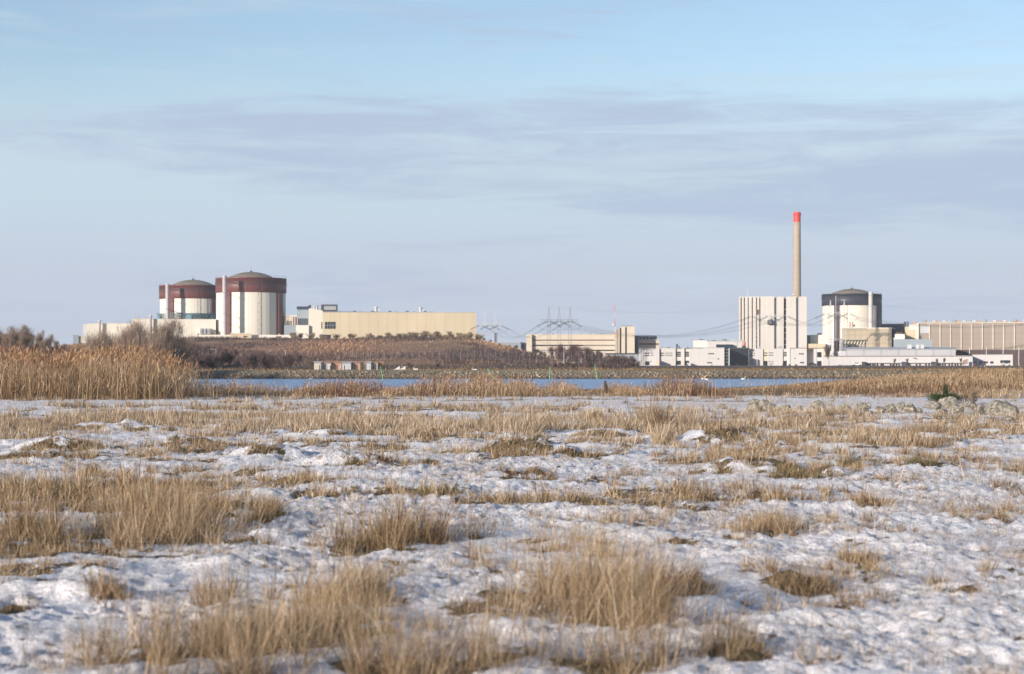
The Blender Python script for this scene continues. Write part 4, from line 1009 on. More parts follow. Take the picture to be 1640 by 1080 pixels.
def build_left_plant():
    # small block far left
    b = Bd('grey_block', 'small plain grey block standing apart west of the cream plant', 'building', 124, 1330)
    b.box('wall', 117, 126, 537, None, 0, 12, 'greyb'); b.box('annex', 126, 133, 538.5, None, 1, 12, 'office'); b.roof(117, 126, 537, 0, 12, t=.3)
    # auxiliary buildings
    b = Bd('auxiliary_building', 'low cream block at the west end of the plant with a thin vent pipe', 'building', 172, 1260)
    b.box('wall', 141, 212, 519, None, 0, 40, 'creamw'); b.box('end_wall', 133, 141, 519.4, None, 0.4, 30, 'whitep'); b.roof(141, 212, 519, 0, 40, 'creamw', .35, .2, 'parapet')  # end wall is white so its colour carries the stronger sunlight
    m = MB().lathe(b.U(159.5), -2.2, [(.75, -1.5), (.75, b.Z(515.5)), (1.1, b.Z(515)), (1.1, b.Z(513.3)), (.4, b.Z(512.8))], 16).build('vent_pipe', M['stack'], b.o, True)
    b = Bd('auxiliary_building', 'taller cream block under the smaller reactor, with louvred plant at its foot', 'building', 278, 1255)
    b.box('wall', 212, 346, 512, None, 0, 34, 'creamw'); b.roof(212, 346, 512, 0, 34, 'creamw', .35, .2, 'parapet')
    MB().lathe(b.U(241.5), -2.2, [(.75, -1.5), (.75, b.Z(508)), (1.1, b.Z(507.6)), (1.1, b.Z(505.8)), (.4, b.Z(505.3))], 16).build('vent_pipe', M['stack'], b.o, True)
    for px in (320, 326, 332): 
        o = b.box('ventilation_unit', px, px + 4.4, 526, 535, -6, 0.5, 'palem'); b.box('grille', px + .8, px + 3.6, 528, 534, -6.15, -5.8, 'grey', o)
    b.box('window', 316, 319, 534.6, 536.2, -.15, .2, 'win'); b.box('window', 339, 342, 534, 536, -.15, .2, 'win')
    # reactors
    rb = reactor('smaller reactor drum with maroon band, ringed by teal netting', 309, 1320, 55, 515, 478, 456, 446, 38, 'maroon',
            [(274.5, 8, 478, None, 'maroon', 1.0), (265, 3, 478, None, 'creamd', .6), (341, 5, 478, None, 'maroon', 1.0), (292, 1.0, 456, 478, 'maroon', .5)], (268.5, 6.4, 456, None, 13.6, 'stack'), (319, 6, 455, None))
    s = rb.su; Rm = 55 * s
    sc = empty('scaffold', rb.o.location, rb.o.rotation_euler.z); tag(sc, 'teal netted scaffold ring round the foot of the smaller reactor', 'scaffold')
    z0, z1 = rb.Z(512.5), rb.Z(502.5); rr = Rm * 1.065
    m = MB()
    for k in range(5):
        z = z0 + (z1 - z0) * k / 4
        m.lathe(0, Rm, [(rr - .6, z), (rr, z), (rr, z + .25), (rr - .6, z + .25)], 90)
    m.build('walkway', M['teal'], sc)
    m = MB()
    for i in range(90):
        t = 2 * math.pi * i / 90; m.bar((rr * math.cos(t), Rm + rr * math.sin(t), z0 - 12), (rr * math.cos(t), Rm + rr * math.sin(t), z1 + 1.2), .06)
    m.build('pole_ring', M['teal'], sc)
    for (a0, a1) in ((-172, -158), (-100, -92), (-62, -30)):
        m = MB(); k = 10
        for i in range(k):
            t0, t1 = R(a0 + (a1 - a0) * i / k), R(a0 + (a1 - a0) * (i + 1) / k); r2 = rr + .15
            p0, p1 = (r2 * math.cos(t0), Rm + r2 * math.sin(t0)), (r2 * math.cos(t1), Rm + r2 * math.sin(t1))
            m.add([(*p0, z0), (*p1, z0), (*p1, z1 - 1), (*p0, z1 - 1), (p0[0] * .995, p0[1] * .995 , z0), (p1[0] * .995, p1[1] * .995, z0), (p1[0] * .995, p1[1] * .995, z1 - 1), (p0[0] * .995, p0[1] * .995, z1 - 1)],
                  [(0,1,2,3), (7,6,5,4), (3,2,6,7), (0,4,5,1)])
        m.build('netting', M['teal'], sc)
    reactor('larger reactor drum with maroon band, nearest in the cream plant', 402, 1250, 58, 538, 468, 444, 433, 40.5, 'maroon',
            [(366.5, 7.5, 468, None, 'maroon', 1.4), (448, 6.5, 468, None, 'maroon', 1.2), (444, 2.5, 468, None, 'maroon', .6), (388, .01, 460, 461, 'maroon', .01)], (360, 6.6, 443, None, 14.6, 'stack'), (416, 6.5, 444, 536))
    # base buildings
    b = Bd('service_building', 'low cream service range along the foot of the larger reactor', 'building', 390, 1215)
    b.box('wall', 299, 369, 536.5, None, 0, 16, 'creamw'); b.box('wall', 403, 478, 536.5, None, .5, 16, 'creamw')
    b.box('entrance_block', 369, 403, 534.5, None, -3, 16, 'yellow'); b.roof(369, 403, 534.5, -3, 16, 'creamw', .3, .15)
    b.windows([(390, 396, 538.5, 540.5), (360, 368, 545, 546), (375, 385, 545, 546)], -3.12); b.windows([(318, 321, 541, 543), (306, 309, 540, 542), (425, 428, 542, 544), (437, 441, 541, 543), (462, 466, 541.5, 543.5), (471, 475, 541.5, 543.5)], -.12)
    for px in (371, 400, 446): b.box('roof_vent', px, px + 3, 533.2 if px < 440 else 534.6, 536.6, 2, 5, 'grey')
    b = Bd('link_building', 'narrow link with tall window bays between reactor and dark topped hall', 'building', 467, 1262)
    b.box('wall', 455, 476, 506.5, None, 2, 20, 'office'); b.box('plinth', 455, 477, 521, None, -1, 1.9, 'greyb'); b.roof(455, 476, 506.5, 2, 20, 'creamw', .5)
    b.windows([(459, 467, 514, 521)], 1.88); b.windows([(469.5, 471, 507.8, 521), (473, 475.2, 507.8, 521)], 1.88, 'slot'); b.windows([(460.8, 461.4, 514, 521), (463, 463.6, 514, 521), (465.2, 465.8, 514, 521)], 1.7, 'creamw', 'mullion', None, .17)
    b.box('roof_fan', 461, 466, 504.8, 506.2, 5, 9, 'dark')
    # turbine hall
    b = Bd('turbine_hall', 'long yellow hall behind the hill crest with a dark glazed roof box', 'hall', 620, 1255)
    b.box('wall', 517, 763, 500.6, None, 0, 52, 'yellow')
    zt = b.Z(500.6); u0, u1 = b.U(517), b.U(763)
    MB().add([(u0, -.3, zt), (u1, -.3, zt), (u1, 26, zt + .1), (u0, 26, zt + 1.0), (u0, 52.3, zt), (u1, 52.3, zt), (u0, -.3, zt + .35), (u1, -.3, zt + .35), (u1, 26, zt + 0.7), (u0, 26, zt + 1.5), (u0, 52.3, zt + .35), (u1, 52.3, zt + .35)],
             [(0,1,7,6), (6,7,8,9), (9,8,11,10), (1,2,5,11,8,7), (0,6,9,10,4,3), (10,11,5,4)]).build('roof', M['greyr'], b.o)
    # splayed west end: tall lit wall beside a recess whose shade is put into blue colours
    zz = b.Z
    o = MB().prism([(b.U(495), -1.5), (b.U(517) - .003, -1.5), (b.U(517) - .003, zz(498)), (b.U(495), zz(494))], -.004, 44).build('end_wall', M['cream'], b.o)
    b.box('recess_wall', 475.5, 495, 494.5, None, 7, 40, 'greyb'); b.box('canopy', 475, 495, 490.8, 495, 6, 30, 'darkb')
    for i in range(5): b.box('window', 477 + i * 3.3, 479.2 + i * 3.3, 510, 520.5, 6.85, 7.2, 'win')
    b.box('stair_block', 474.5, 495.2, 521.5, None, -2, 6.8, 'creamw')
    g = b.box('glazed_roof_box', 514.5, 540, 488, 499.2, 1, 14, 'dark'); b.box('pane', 519, 538.5, 490.5, 496.8, .85, 1.2, 'grey', g)
    w = b.box('window', 520.5, 537.5, 515.8, 527, -.12, .3, 'win')
    for k in range(1, 4): b.box('mullion', 520.5 + k * 4.25 - .25, 520.5 + k * 4.25 + .25, 515.8, 527, -.2, -.1, 'grey', w)
    b.box('transom', 520.5, 537.5, 521, 521.6, -.23, -.13, 'grey', w)
    b.windows([(514.8, 516.2, 516, 527)], -.14); b.windows([(517.5, 530, 536.5, 545)], -.12)
    for px in (565, 594, 622, 650, 679): b.box('skylight', px, px + 5, 497.4, 499, 10, 14, 'dark')
    for px in (575, 603, 632, 661, 689): b.box('skylight', px, px + 5, 499.2, 500.2, .5, 3, 'dark')
    for px, y in ((602, 490), (674, 490.5)):
        m = MB(); u = b.U(px); m.cyl(u, 12, zz(499), zz(y + 3), .9, .9, 12); m.cyl(u, 12, zz(y + 3), zz(y + 1.5), 1.5, 1.5, 12); m.cyl(u, 12, zz(y + 1.5), zz(y), 1.0, .5, 12); m.box(u + 1.4, u + 2.4, 11, 13, zz(499), zz(y + 4)); m.build('roof_ventilator', M['palem'], b.o)
    for px in (495.5, 503, 507):
        m = MB(); u = b.U(px); m.cyl(u, 8, zz(496.5), zz(490), .7, .7, 10); m.cyl(u, 8, zz(490), zz(488.8), 1.2, .9, 10); m.build('roof_ventilator', M['palem' if px > 500 else 'dark'], b.o)

def build_sheds():
    D = 520
    specs = [(503,'office','palem'),(515,'white','terra'),(531,'terra','orange'),(548,'palem','greyr'),(563,'terra','terra'),(578,'office','terra'),(587,'palem','palem'),(595,'office','orange'),(606,'orange','orange')]
    labs = ['plain white shed at the west end of the colourful row','white shed with a dull red roof, second in the row','brick red shed with an orange roof','pale grey shed with a grey roof in the middle of the row',
            'long terracotta shed with a matching roof','white shed with terracotta roof right of the long terracotta one','narrow all white shed beside the orange roofed one','white shed with an orange roof near the east end','bright orange shed closing the row of huts']
    for i, ((px, w, r), lab) in enumerate(zip(specs, labs)):
        nx = specs[i+1][0] - 1 if i + 1 < len(specs) else 614
        b = Bd('storage_shed', lab, 'shed', (px + nx) / 2, D + (i % 3) * 1.5, 'sheds in the colourful row')
        u0, u1 = b.U(px), b.U(nx); z = b.Z(581.8 + (i % 2) * .3)
        MB().box(u0, u1, 0, 3, -.4, z).build('wall', M[w], b.o)
        MB().add([(u0-.1,-.2,z),(u1+.1,-.2,z),(u1+.1,3.2,z),(u0-.1,3.2,z),(u0-.1,1.5,z+.45),(u1+.1,1.5,z+.45)],[(0,1,5,4),(2,3,4,5),(0,4,3),(1,2,5),(0,3,2,1)]).build('roof', M[r], b.o)
        for k in range(max(1, int((nx - px) / 5))):
            uu = u0 + .5 + k * .85; MB().box(uu, uu + .18, -.06, .1, .0, z * .7).build('door', M['win' if (k + i) % 2 else 'palem'], b.o)
    for px, lab in ((636, 'white folded ramp west of the white gate frame'), (645, 'white gate frame standing east of the coloured sheds')):
        b = Bd('white_ramp', lab, 'ramp', px, D)
        MB().add([(-.9,0,0),(.7,0,0),(.7,1.2,0),(-.9,1.2,0),(.5,0,1.0),(.7,0,1.0),(.7,1.2,1.0),(.5,1.2,1.0)],[(0,1,5,4),(2,3,7,6),(4,5,6,7),(1,2,6,5),(0,4,7,3),(0,3,2,1)]).build('ramp_side', M['whitep'], b.o)
        MB().bar((.7,0.6,0),(1.3,.6,1.1),.06).build('post', M['whitep'], b.o)

def build_mid():
    b = Bd('service_hut', 'grey blue low hall with pale roof seen past the hill shoulder', 'building', 812, 1210)
    b.box('wall', 798, 850, 549, None, 0, 20, 'greyb'); b.roof(798, 850, 549, 0, 20, 'greyr'); b.windows([(803, 808, 553, 558), (815, 818, 553, 558), (826, 829, 553, 558), (836, 839, 552, 560)])
    b = Bd('dark_tower', 'slim dark blue tower beside the pale pylons', 'tower', 794, 1190)
    b.box('shaft', 791.7, 796.2, 534.5, None, 0, 3, 'darkb'); b.roof(791.7, 796.2, 534.5, 0, 3, 'dark', .3, .15)
    b = Bd('pale_hall', 'low pale blue hall far off between the yellow hall and the dark tower', 'building', 778, 1240)
    b.box('wall', 764, 792, 549, None, 0, 20, 'greyb'); b.roof(764, 792, 549, 0, 20, 'greyr')
    # office range
    b = Bd('office_building', 'long cream office range with dark ribbon windows and a stair tower behind the birches', 'office', 930, 1150)
    b.box('wall', 852, 992, 536.5, None, 0, 16, 'office'); b.box('end_wall', 843, 852, 536.2, None, -2.5, 16, 'office')
    b.roof(852, 992, 536.5, 0, 16, 'office', .4, .2, 'parapet'); b.box('cornice', 851, 992, 544.2, 545.2, -.7, .1, 'slot')
    for y in (552.4, 560.4): b.box('ribbon_window', 852.4, 992, y, y + 2, -.12, .3, 'win')
    for y in (552.4,):
        for i in range(40): b.box('mullion', 934 + i * 1.42, 934.5 + i * 1.42, y, y + 2, -.22, -.11, 'office')
    for i in range(12): b.box('mullion', 864 + i * 1.7, 864.8 + i * 1.7, 560.4, 563.4, -.25, -.11, 'creamw')
    b.box('stair_tower', 985, 992.5, 528, None, -2.4, 14, 'office'); b.box('stair_tower', 995, 1016, 523.2, None, -3.5, 14, 'office'); b.box('stair_slot', 992.5, 995, 526, None, -1, 14, 'win'); b.box('stair_slot', 1001, 1003.4, 524.5, 566, -3.62, -3.3, 'win')
    for px, w in ((884, 3), (929, 2.5), (945, 3), (955, 2.5), (961, 3), (967, 2)): b.box('roof_vent', px, px + w, 534.6, 536.3, 3, 6, 'dark')
    for px in (996, 1000, 1003, 1007, 1011): b.box('roof_vent', px, px + 2, 521.8, 523.2, 0, 3, 'dark')
    b.box('lobby', 970, 1022, 567, None, -8, -.8, 'greyb'); b.box('lobby_roof', 968, 1023, 566, 567.2, -9, -3.6, 'dark')
    b = Bd('office_building', 'shorter cream office block with five square top windows east of the stair tower', 'office', 1037, 1160)
    b.box('wall', 1022, 1055.5, 544, None, 0, 16, 'office'); b.box('shade_toned_wall', 1016, 1030, 537.2, None, 8, 18, 'greyb'); b.box('top_storey', 1022.6, 1052.4, 537.5, 544, 1.5, 14, 'white')  # wall set back beside the stair tower is blue grey to show shade
    b.windows(row(1024, 1050.5, 5, 3.6, 540, 543.6), 1.38); b.box('cornice', 1021.5, 1056, 544, 545, -.6, .05, 'white')
    b.box('ribbon_window', 1022.5, 1055, 550, 551.2, -.12, .3, 'slot'); b.windows(row(1023, 1054.5, 18, 1.1, 551.3, 553), -.12)
    # mast
    b = Bd('radio_mast', 'thin red and white radio mast rising beside the office stair tower', 'mast', 984.5, 1145)
    n = 9; z0, z1 = 0, b.Z(488)
    for i in range(n):
        a, c = z0 + (z1 - z0) * i / n, z0 + (z1 - z0) * (i + 1) / n; w = .62 - .42 * i / n
        m = MB()
        for dx, dy in ((-w, -w), (w, -w), (w, w), (-w, w)): m.bar((dx, dy, a), (dx * .93, dy * .93, c), .08)
        for k in range(4):
            za, zc = a + (c - a) * k / 4, a + (c - a) * (k + 1) / 4; m.bar((-w, -w, za), (w, -w, zc), .045); m.bar((w, w, za), (-w, w, zc), .045)
        m.build('lattice_section', M['red'] if i % 2 == 0 and i > 3 else M['palem'], b.o)
    MB().lathe(b.U(983), -1, [(.1, b.Z(521.5)), (.8, b.Z(521.3)), (.8, b.Z(519.3)), (.1, b.Z(519))], 12).build('dish', M['whitep'], b.o)

def build_front_offices():
    g = None
    b = Bd('white_office', 'white office with small dark windows nearest the birch grove', 'office', 1064, 1000)
    b.box('wall', 1023, 1056, 558.5, None, 0, 14, 'white'); b.box('wall', 1056, 1082, 558, None, 1.2, 14, 'white'); b.box('wall', 1091.5, 1096, 558, None, 1.2, 14, 'white')
    b.box('glazed_bay', 1082, 1091.5, 558.3, None, 2.2, 14, 'white'); b.box('glazed_bay', 1096, 1105, 558.3, None, 2.2, 14, 'white'); b.roof(1056, 1105, 557.9, 1.3, 14, 'grey', .25, .1)
    for px in (1083.3, 1096.6): b.windows([(px, px + 7, 563.5 + k * 2.9, 565.6 + k * 2.9) for k in range(3)] + [(px, px + 7, 578, 584.5)], 2.08)
    for y in (565, 568.6): b.windows(row(1032.5, 1039.5, 3, 2, y, y + 1.8) + row(1042, 1046, 2, 1.3, y, y + 1.4), -.12); b.windows(row(1056.5, 1063, 3, 1.7, y, y + 1.8) + row(1065.5, 1076.5, 4, 1.6, y, y + 1.5), 1.08)
    b.windows([(1033, 1040, 579, 585)], -.12, 'win', 'door'); b.box('entrance_wall', 1050, 1056, 577, None, -6, -.2, 'office'); b.windows([(1041.5, 1043, 578.5, 580)], -.12)
    for px, w, y in ((1059, 3, 556.5), (1069, 4, 556), (1083, 3, 551), (1087, 2, 554.5), (1100, 2.5, 556)): b.box('roof_vent', px, px + w, y, 558.1, 5, 7, 'dark')
    b = Bd('white_hall', 'large plain white hall with few slit windows beside the glass building', 'hall', 1133, 985)
    b.box('wall', 1105, 1125.8, 558.6, None, 0, 20, 'white'); b.box('wall', 1126.1, 1160, 557.7, None, -.3, 20, 'white'); b.roof(1105, 1160, 557.6, .1, 20, 'grey', .25, .15)
    b.windows([(1134.5, 1143.5, 566, 567.6), (1132.5, 1140.5, 580.3, 582)], -.42); b.windows([(1149.5, 1151.5, 574, 576)], -.42, 'win', 'vent'); b.windows([(1135, 1145, 574.2, 574.7)], -.36, 'grey', 'sign_panel')
    b.box('glazed_corner', 1160, 1167, 558.5, None, 1, 20, 'glass'); b.windows([(1160.3, 1166.8, 560 + k * 5, 560.6 + k * 5) for k in range(5)], .9, 'grey', 'transom')
    b.box('corner_post', 1167, 1168.2, 557.8, None, -.6, .6, 'whitep'); b.box('step', 1100, 1106.5, 581.5, None, -5, -1, 'palem')
    b = Bd('glass_building', 'dark glass fronted building between the two white office rows', 'building', 1183, 1000)
    b.box('glass_front', 1168.4, 1199, 560, None, .5, 18, 'glass'); b.roof(1168.4, 1199, 559.6, 0, 18, 'dark', .8, .3)
    for i in range(9): b.box('mullion', 1169.5 + i * 3.4, 1169.9 + i * 3.4, 560, None, .3, .52, 'dark')
    for k in range(1, 3): b.box('transom', 1168.6, 1198.8, 560 + k * 8.6, 560.5 + k * 8.6, .28, .48, 'dark')
    # behind: grey service block
    b = Bd('service_block', 'white flat block with roof fans and a dark sloped glass front behind the offices', 'building', 1151, 1060)
    b.box('wall', 1133, 1192, 546.8, None, 0, 22, 'white'); b.box('wing', 1110, 1133, 545, None, 1, 20, 'whitep'); b.roof(1133, 1192, 546.6, 0, 22, 'grey', .25, .3); b.roof(1110, 1133, 545, 1, 20, 'grey', .2, .2)
    u = b.U; zz = b.Z
    MB().prism([(u(1147), -1), (u(1177), -1), (u(1173), zz(552)), (u(1147), zz(552))], -3, .2).build('glass_front', M['glass'], b.o)
    for px, w, y in ((1119, 7, 543), (1140, 6, 544.8), (1156, 8, 543.6)):
        MB().cyl(u(px + w / 2), 8, zz(547), zz(y + .8), w / 2 * b.su * .8, None, 14).build('roof_fan', M['grey'], b.o); MB().cyl(u(px + w / 2), 8, zz(y + .8), zz(y), w / 2 * b.su, None, 14).build('fan_cowl', M['dark'], b.o)
    b.box('roof_vent', 1133, 1135, 545, 547, 4, 6, 'grey'); b.box('duct', 1170, 1188, 544.5, 546.4, 6, 9, 'palem'); b.box('railing', 1176, 1192, 543.6, 544.0, 2, 2.2, 'grey')
    b = Bd('round_tank', 'small round salmon coloured tank on the roof edge by the white tower', 'tank', 1191.3, 1040)
    zb = b.Z(558); MB().cyl(0, 0, -1.0, zb + 1.2, 1.1, 1.1, 14).build('support', M['dark'], b.o)
    MB().lathe(0, 0, [(.3, zb + 1.2), (.95, zb + 1.4), (1.05, zb + 2.4), (.8, zb + 3.4), (.2, zb + 3.8)], 18).build('tank_body', mat('salmon_paint', (.60, .25, .19), .5, .1, 1), b.o, True)
    # second row
    b = Bd('white_office', 'long white office at the foot of the tower, with a blue shaded recess', 'office', 1258, 1000)
    b.box('wall', 1199.2, 1222, 558.8, None, 0.2, 14, 'white'); b.box('stair_bay', 1222, 1229.5, 558.8, None, .9, 14, 'office'); b.box('wall', 1229.5, 1253, 558.8, None, 0, 14, 'white')
    b.box('stair_bay', 1254, 1260.5, 558.8, None, 1.0, 14, 'white'); b.box('wall', 1260.5, 1265, 558.5, None, -.3, 14, 'whitep'); b.box('wall', 1265.1, 1292, 558.3, None, .1, 14, 'white')
    b.box('recess_wall', 1292.1, 1303, 559, None, 5, 14, 'white'); b.box('wall', 1303, 1307.5, 558.8, None, .1, 14, 'white'); b.box('wall', 1307.6, 1318, 558.5, None, .3, 14, 'whitep')
    b.roof(1265, 1319, 558.2, 0.1, 14, 'slot', .25, .1)
    b.windows(row(1204, 1208.5, 2, 1.7, 565, 566.6) + row(1200.3, 1208, 4, 1.3, 568.8, 570.4) + row(1200.5, 1206, 3, 1.3, 578.3, 579.8) + row(1200.5, 1214, 5, 1.3, 581.8, 583.3), .08)
    for y in (564.6, 568.4): b.windows(row(1222.5, 1228.8, 3, 1.7, y, y + 1.9), .78); b.windows(row(1231, 1238.5, 4, 1.3, y, y + 1.5), -.12)
    b.windows([(1222.8, 1229, 578.2, 586)], .78, 'win', 'door'); b.windows(row(1231, 1238.5, 3, 1.3, 578.5, 580) + row(1232, 1238.5, 3, 1.2, 582, 583.4), -.12)
    b.windows([(1254.4, 1260, 564 + k * 2.6, 565.6 + k * 2.6) for k in range(3)] + [(1254.4, 1260, 578, 586)], .88); b.windows(row(1279.5, 1287, 4, 1.4, 566, 568) + row(1281.5, 1287.5, 4, 1.5, 580, 582), -.02); b.windows([(1272.5, 1274, 573.5, 575)], -.02, 'win', 'vent')
    b.windows([(1308.5, 1315.5, 564.2, 572.5), (1308.5, 1315.5, 578.4, 586.2)], .18)
    b.box('canopy', 1243.5, 1244.5, 555, 559, 3, 4, 'grey')
    for px in (1214, 1247, 1250): b.box('roof_vent', px, px + 3, 554.5, 558.9, 4, 7, 'grey')
    # dark fence panels and low white wall in the shade are built by the buildings' own shadows
    # tower
    b = Bd('reactor_hall', 'tall white block with dark vertical slots below the red topped chimney', 'tower block', 1238, 1120)
    z1 = 474.8
    cuts = [(1183.4, 1186), (1187.8, 1191.3), (1192.9, 1197.6), (1199, 1204), (1205.6, 1210.8), (1212.4, 1216), (1217.8, 1240), (1244, 1255.2), (1259, 1275), (1279.3, 1292)]
    for a, c in cuts: b.box('wall_panel', a, c, z1 + (0.6 if a > 1240 else 0), None, 0, 6, 'towerw')
    b.box('core_wall', 1183.6, 1291.8, z1 + 2.2, None, 1.6, 38, 'towerw')
    prev = cuts[0][1]
    for a, c in cuts[1:]:
        wide = a - prev > 3
        b.box('slot', prev, a, 477 if not (1255 < prev < 1259) else 479, None, 1.5 if wide else .9, 1.7, 'greyb' if wide and not (1255 < prev < 1259) else ('slot' if not wide else 'win')); prev = c  # wide slots are blue grey, the bluish fin shadows put into colour
    for k in range(7): b.box('spandrel', 1255.2, 1259, 495 + k * 9.5, 495.9 + k * 9.5, 1.2, 1.55, 'palem')
    b.box('plant_panel', 1210.9, 1215, 496, 505, -.2, .9, 'slot'); 
    MB().bar((b.U(1197.7), 3, b.Z(475)), (b.U(1197.7), 3, b.Z(464.5)), .16, 6).build('antenna', M['whitep'], b.o)
    for px in (1251, 1259): b.box('roof_vent', px, px + 2, 473.6, 475, 8, 10, 'grey')
    b = Bd('transformer_box', 'dark box hung on the front of the white tower block', 'equipment', 1232.5, 1120, base=gz(520, 1120))
    b.box('box', 1229, 1236.2, 513, 519.6, -2.2, .3, 'dark'); b.box('top_frame', 1231, 1234.5, 510.5, 513, -1.6, .2, 'grey')
    for k in range(3): b.box('cooling_fin', 1229.5 + k * 2.4, 1230.6 + k * 2.4, 514, 519, -2.5, -2.1, 'grey')
    # chimney
    b = Bd('chimney', 'tall tapering concrete chimney with a red top', 'chimney', 1276.5, 1300)
    s = b.su; zt = b.Z(340); zr = b.Z(356)
    rr = lambda z: s * (6.9 - 1.15 * min(1, z / zt))
    MB().lathe(0, 0, [(rr(zr * i / 12.), -1 + (zr + 1) * i / 12.) for i in range(13)], 40).build('shaft', M['concrete'], b.o, True)
    MB().lathe(0, 0, [(rr(zr) * 1.002, zr), (rr(zt), zt - 2.0), (rr(zt) * 1.18, zt - 1.7), (rr(zt) * 1.18, zt - 1.0), (rr(zt) * 1.02, zt - 1.0), (rr(zt) * 1.02, zt), (rr(zt) * .85, zt), (rr(zt) * .85, zt - 1.5)], 40).build('red_top', M['red'], b.o)
    m = MB(); r0 = rr(0)
    for k in range(40): z = 20 + k * 2.2; m.box(-rr(z) - .55, -rr(z) + .1, -.4, .4, z, z + .12)
    m.bar((-r0 - .35, 0, 18), (-rr(zt) - .35, 0, zt - 1), .09); m.build('ladder', M['grey'], b.o)
    MB().lathe(b.U(1271.5), -9, [(.3, b.Z(474)), (1.0, b.Z(473.4)), (.9, b.Z(472)), (.2, b.Z(471.2))], 12).build('beacon', M['whitep'], b.o)

def build_right_plant():
    b = Bd('link_block', 'low white block joining the tower block to the navy banded reactor', 'building', 1308, 1124)
    b.box('wall', 1297.5, 1325, 536.4, None, 2, 20, 'creamw'); b.box('shaft', 1292.3, 1297.4, 536.8, None, 3, 14, 'greyb'); b.box('plinth', 1290, 1322, 551, None, -6, 1.9, 'yellow'); b.box('roof_vent', 1309, 1316, 533.5, 536.4, 6, 9, 'grey')  # shaft strip is blue grey, the tower's shade put into its colour
    b.box('wall', 1317, 1335, 544, None, -3, 1.8, 'whitep')
    rb = reactor('reactor drum with a navy blue band beside the tower block', 1364, 1480, 49, 545, 489, 470, 461, 37, 'navy',
            [(1340.5, 8, 489, None, 'dpurple', .8), (1407.5, 6.5, 489, None, 'dpurple', 1.2), (1325, 6, 489, None, 'creamd', .8)], (1394.5, 7.0, 468, None, 4.0, 'whitep'), None)
    for px, w in ((1361.2, 2.1), (1365.0, 2.1)):
        rb.box('red_door', px - w / 2, px + w / 2, 516, 525, .3, 2.5, 'terra')
    rb.box('vent', 1366.8, 1369, 520, 523, .3, 2.5, 'dark')
    for px in (1330, 1338.7, 1352):
        MB().bar((rb.U(px), -2.5, rb.Z(545)), (rb.U(px), -2.5, rb.Z(481 if px < 1335 else 474 if px < 1345 else 487)), .22, 6).build('thin_mast', M['palem'], rb.o)
    b = Bd('low_hall', 'beige gridded hall in front of the navy banded reactor', 'hall', 1388, 1136)
    b.box('wall', 1387.8, 1428, 526.6, None, 0, 26, 'beigeg'); b.box('wall', 1348, 1387.6, 527, None, .8, 26, 'beigeg'); b.roof(1348, 1428, 526.4, -.1, 26, 'creamw', .45, .15, 'parapet')
    for i in range(7): 
        MB().bar((b.U(1351 + i * 5), -1.6, b.Z(555)), (b.U(1356.5 + i * 5), 0.8, b.Z(545)), .35).build('brace', M['creamw'], b.o)
    b.box('ledge', 1348, 1387.5, 544.4, 545.2, -1.6, .8, 'grey')
    b = Bd('pipe_rack', 'pale pipes and steel frame below the navy banded reactor', 'pipe rack', 1338, 1126)
    for i, px in enumerate((1330, 1334, 1338.5, 1343, 1347.5)):
        MB().cyl(b.U(px), (i % 2) * 2.0, -1, b.Z(543 + (i * 3) % 6), .55, .55, 10).build('pipe', M['palem' if i != 3 else 'terra'], b.o)
    for y in (543, 549, 556): b.box('beam', 1326, 1350, y, y + .9, -1.0, 3, 'grey')
    b.box('platform', 1329, 1347, 563, None, -3, 3, 'whitep')
    # grey metal store and the long white building
    b = Bd('metal_store', 'long grey corrugated store with a pale roof above the white building', 'store', 1437, 1072)
    b.box('wall', 1354, 1530, 559.4, None, 0, 30, 'greym')
    z = b.Z(559.4); u0, u1 = b.U(1354), b.U(1530)
    MB().add([(u0-2.6,-.5,z-.4),(u1+.4,-.5,z),(u1+.4,15,z+1.2),(u0-2,15,z+1.2),(u1+.4,30,z),(u0-2.6,30,z)],[(0,1,2,3),(3,2,4,5),(0,3,5),(1,4,2),(0,5,4,1)]).build('roof', M['greyr'], b.o)
    b.box('rounded_end', 1346, 1353.9, 560.5, None, 1, 28, 'greyr')
    for px in (1453, 1467, 1474.5): b.box('roof_unit', px, px + (7 if px < 1460 else 5.5), 552, 558.6, 6, 10, 'palem')
    b = Bd('long_building', 'long low cream white building with a strip of small windows along the ground', 'building', 1440, 1035)
    b.box('wall', 1318.5, 1557, 571.3, None, 0, 18, 'white'); b.roof(1318.5, 1557, 571, -.1, 18, 'slot', .25, .2)
    b.box('recess', 1380, 1541, 581, 582, -1.4, -.02, 'grey', None)
    xs = [1400, 1404, 1410, 1413, 1425, 1429.5, 1434.5, 1438.5, 1466.5, 1472, 1481.5, 1486.5, 1500, 1504, 1508, 1512, 1518.5, 1523, 1528, 1532, 1537]
    b.windows([(x, x + 2.6, 582.4, 586) for x in xs]); 
    for a, c in ((1380, 1386), (1444, 1452.5), (1491, 1499.5)): b.box('porch', a, c, 579.6, None, -3.2, -.05, 'dark')
    b.windows([(1388 + i * 4.2, 1391 + i * 4.2, 582.2, 586) for i in range(3)])
    m = MB(); m.bar((b.U(1462), -.4, b.Z(573.2)), (b.U(1469), -.4, b.Z(575.4)), .16); m.bar((b.U(1463.5), -.4, b.Z(573.0)), (b.U(1465), -.4, b.Z(574.8)), .14); m.bar((b.U(1466), -.4, b.Z(573.6)), (b.U(1467.5), -.4, b.Z(575.6)), .14); m.build('wall_sign', M['dark'], b.o)
    for k in range(3): MB().bar((b.U(1540.5), -.4, b.Z(578.5 + k * 2.6)), (b.U(1548), -.4, b.Z(576 + k * 2.6)), .28).build('wall_stripe', M['terra'], b.o)
    b.box('door', 1551, 1556, 580, 586.5, -.15, .2, 'darkb')
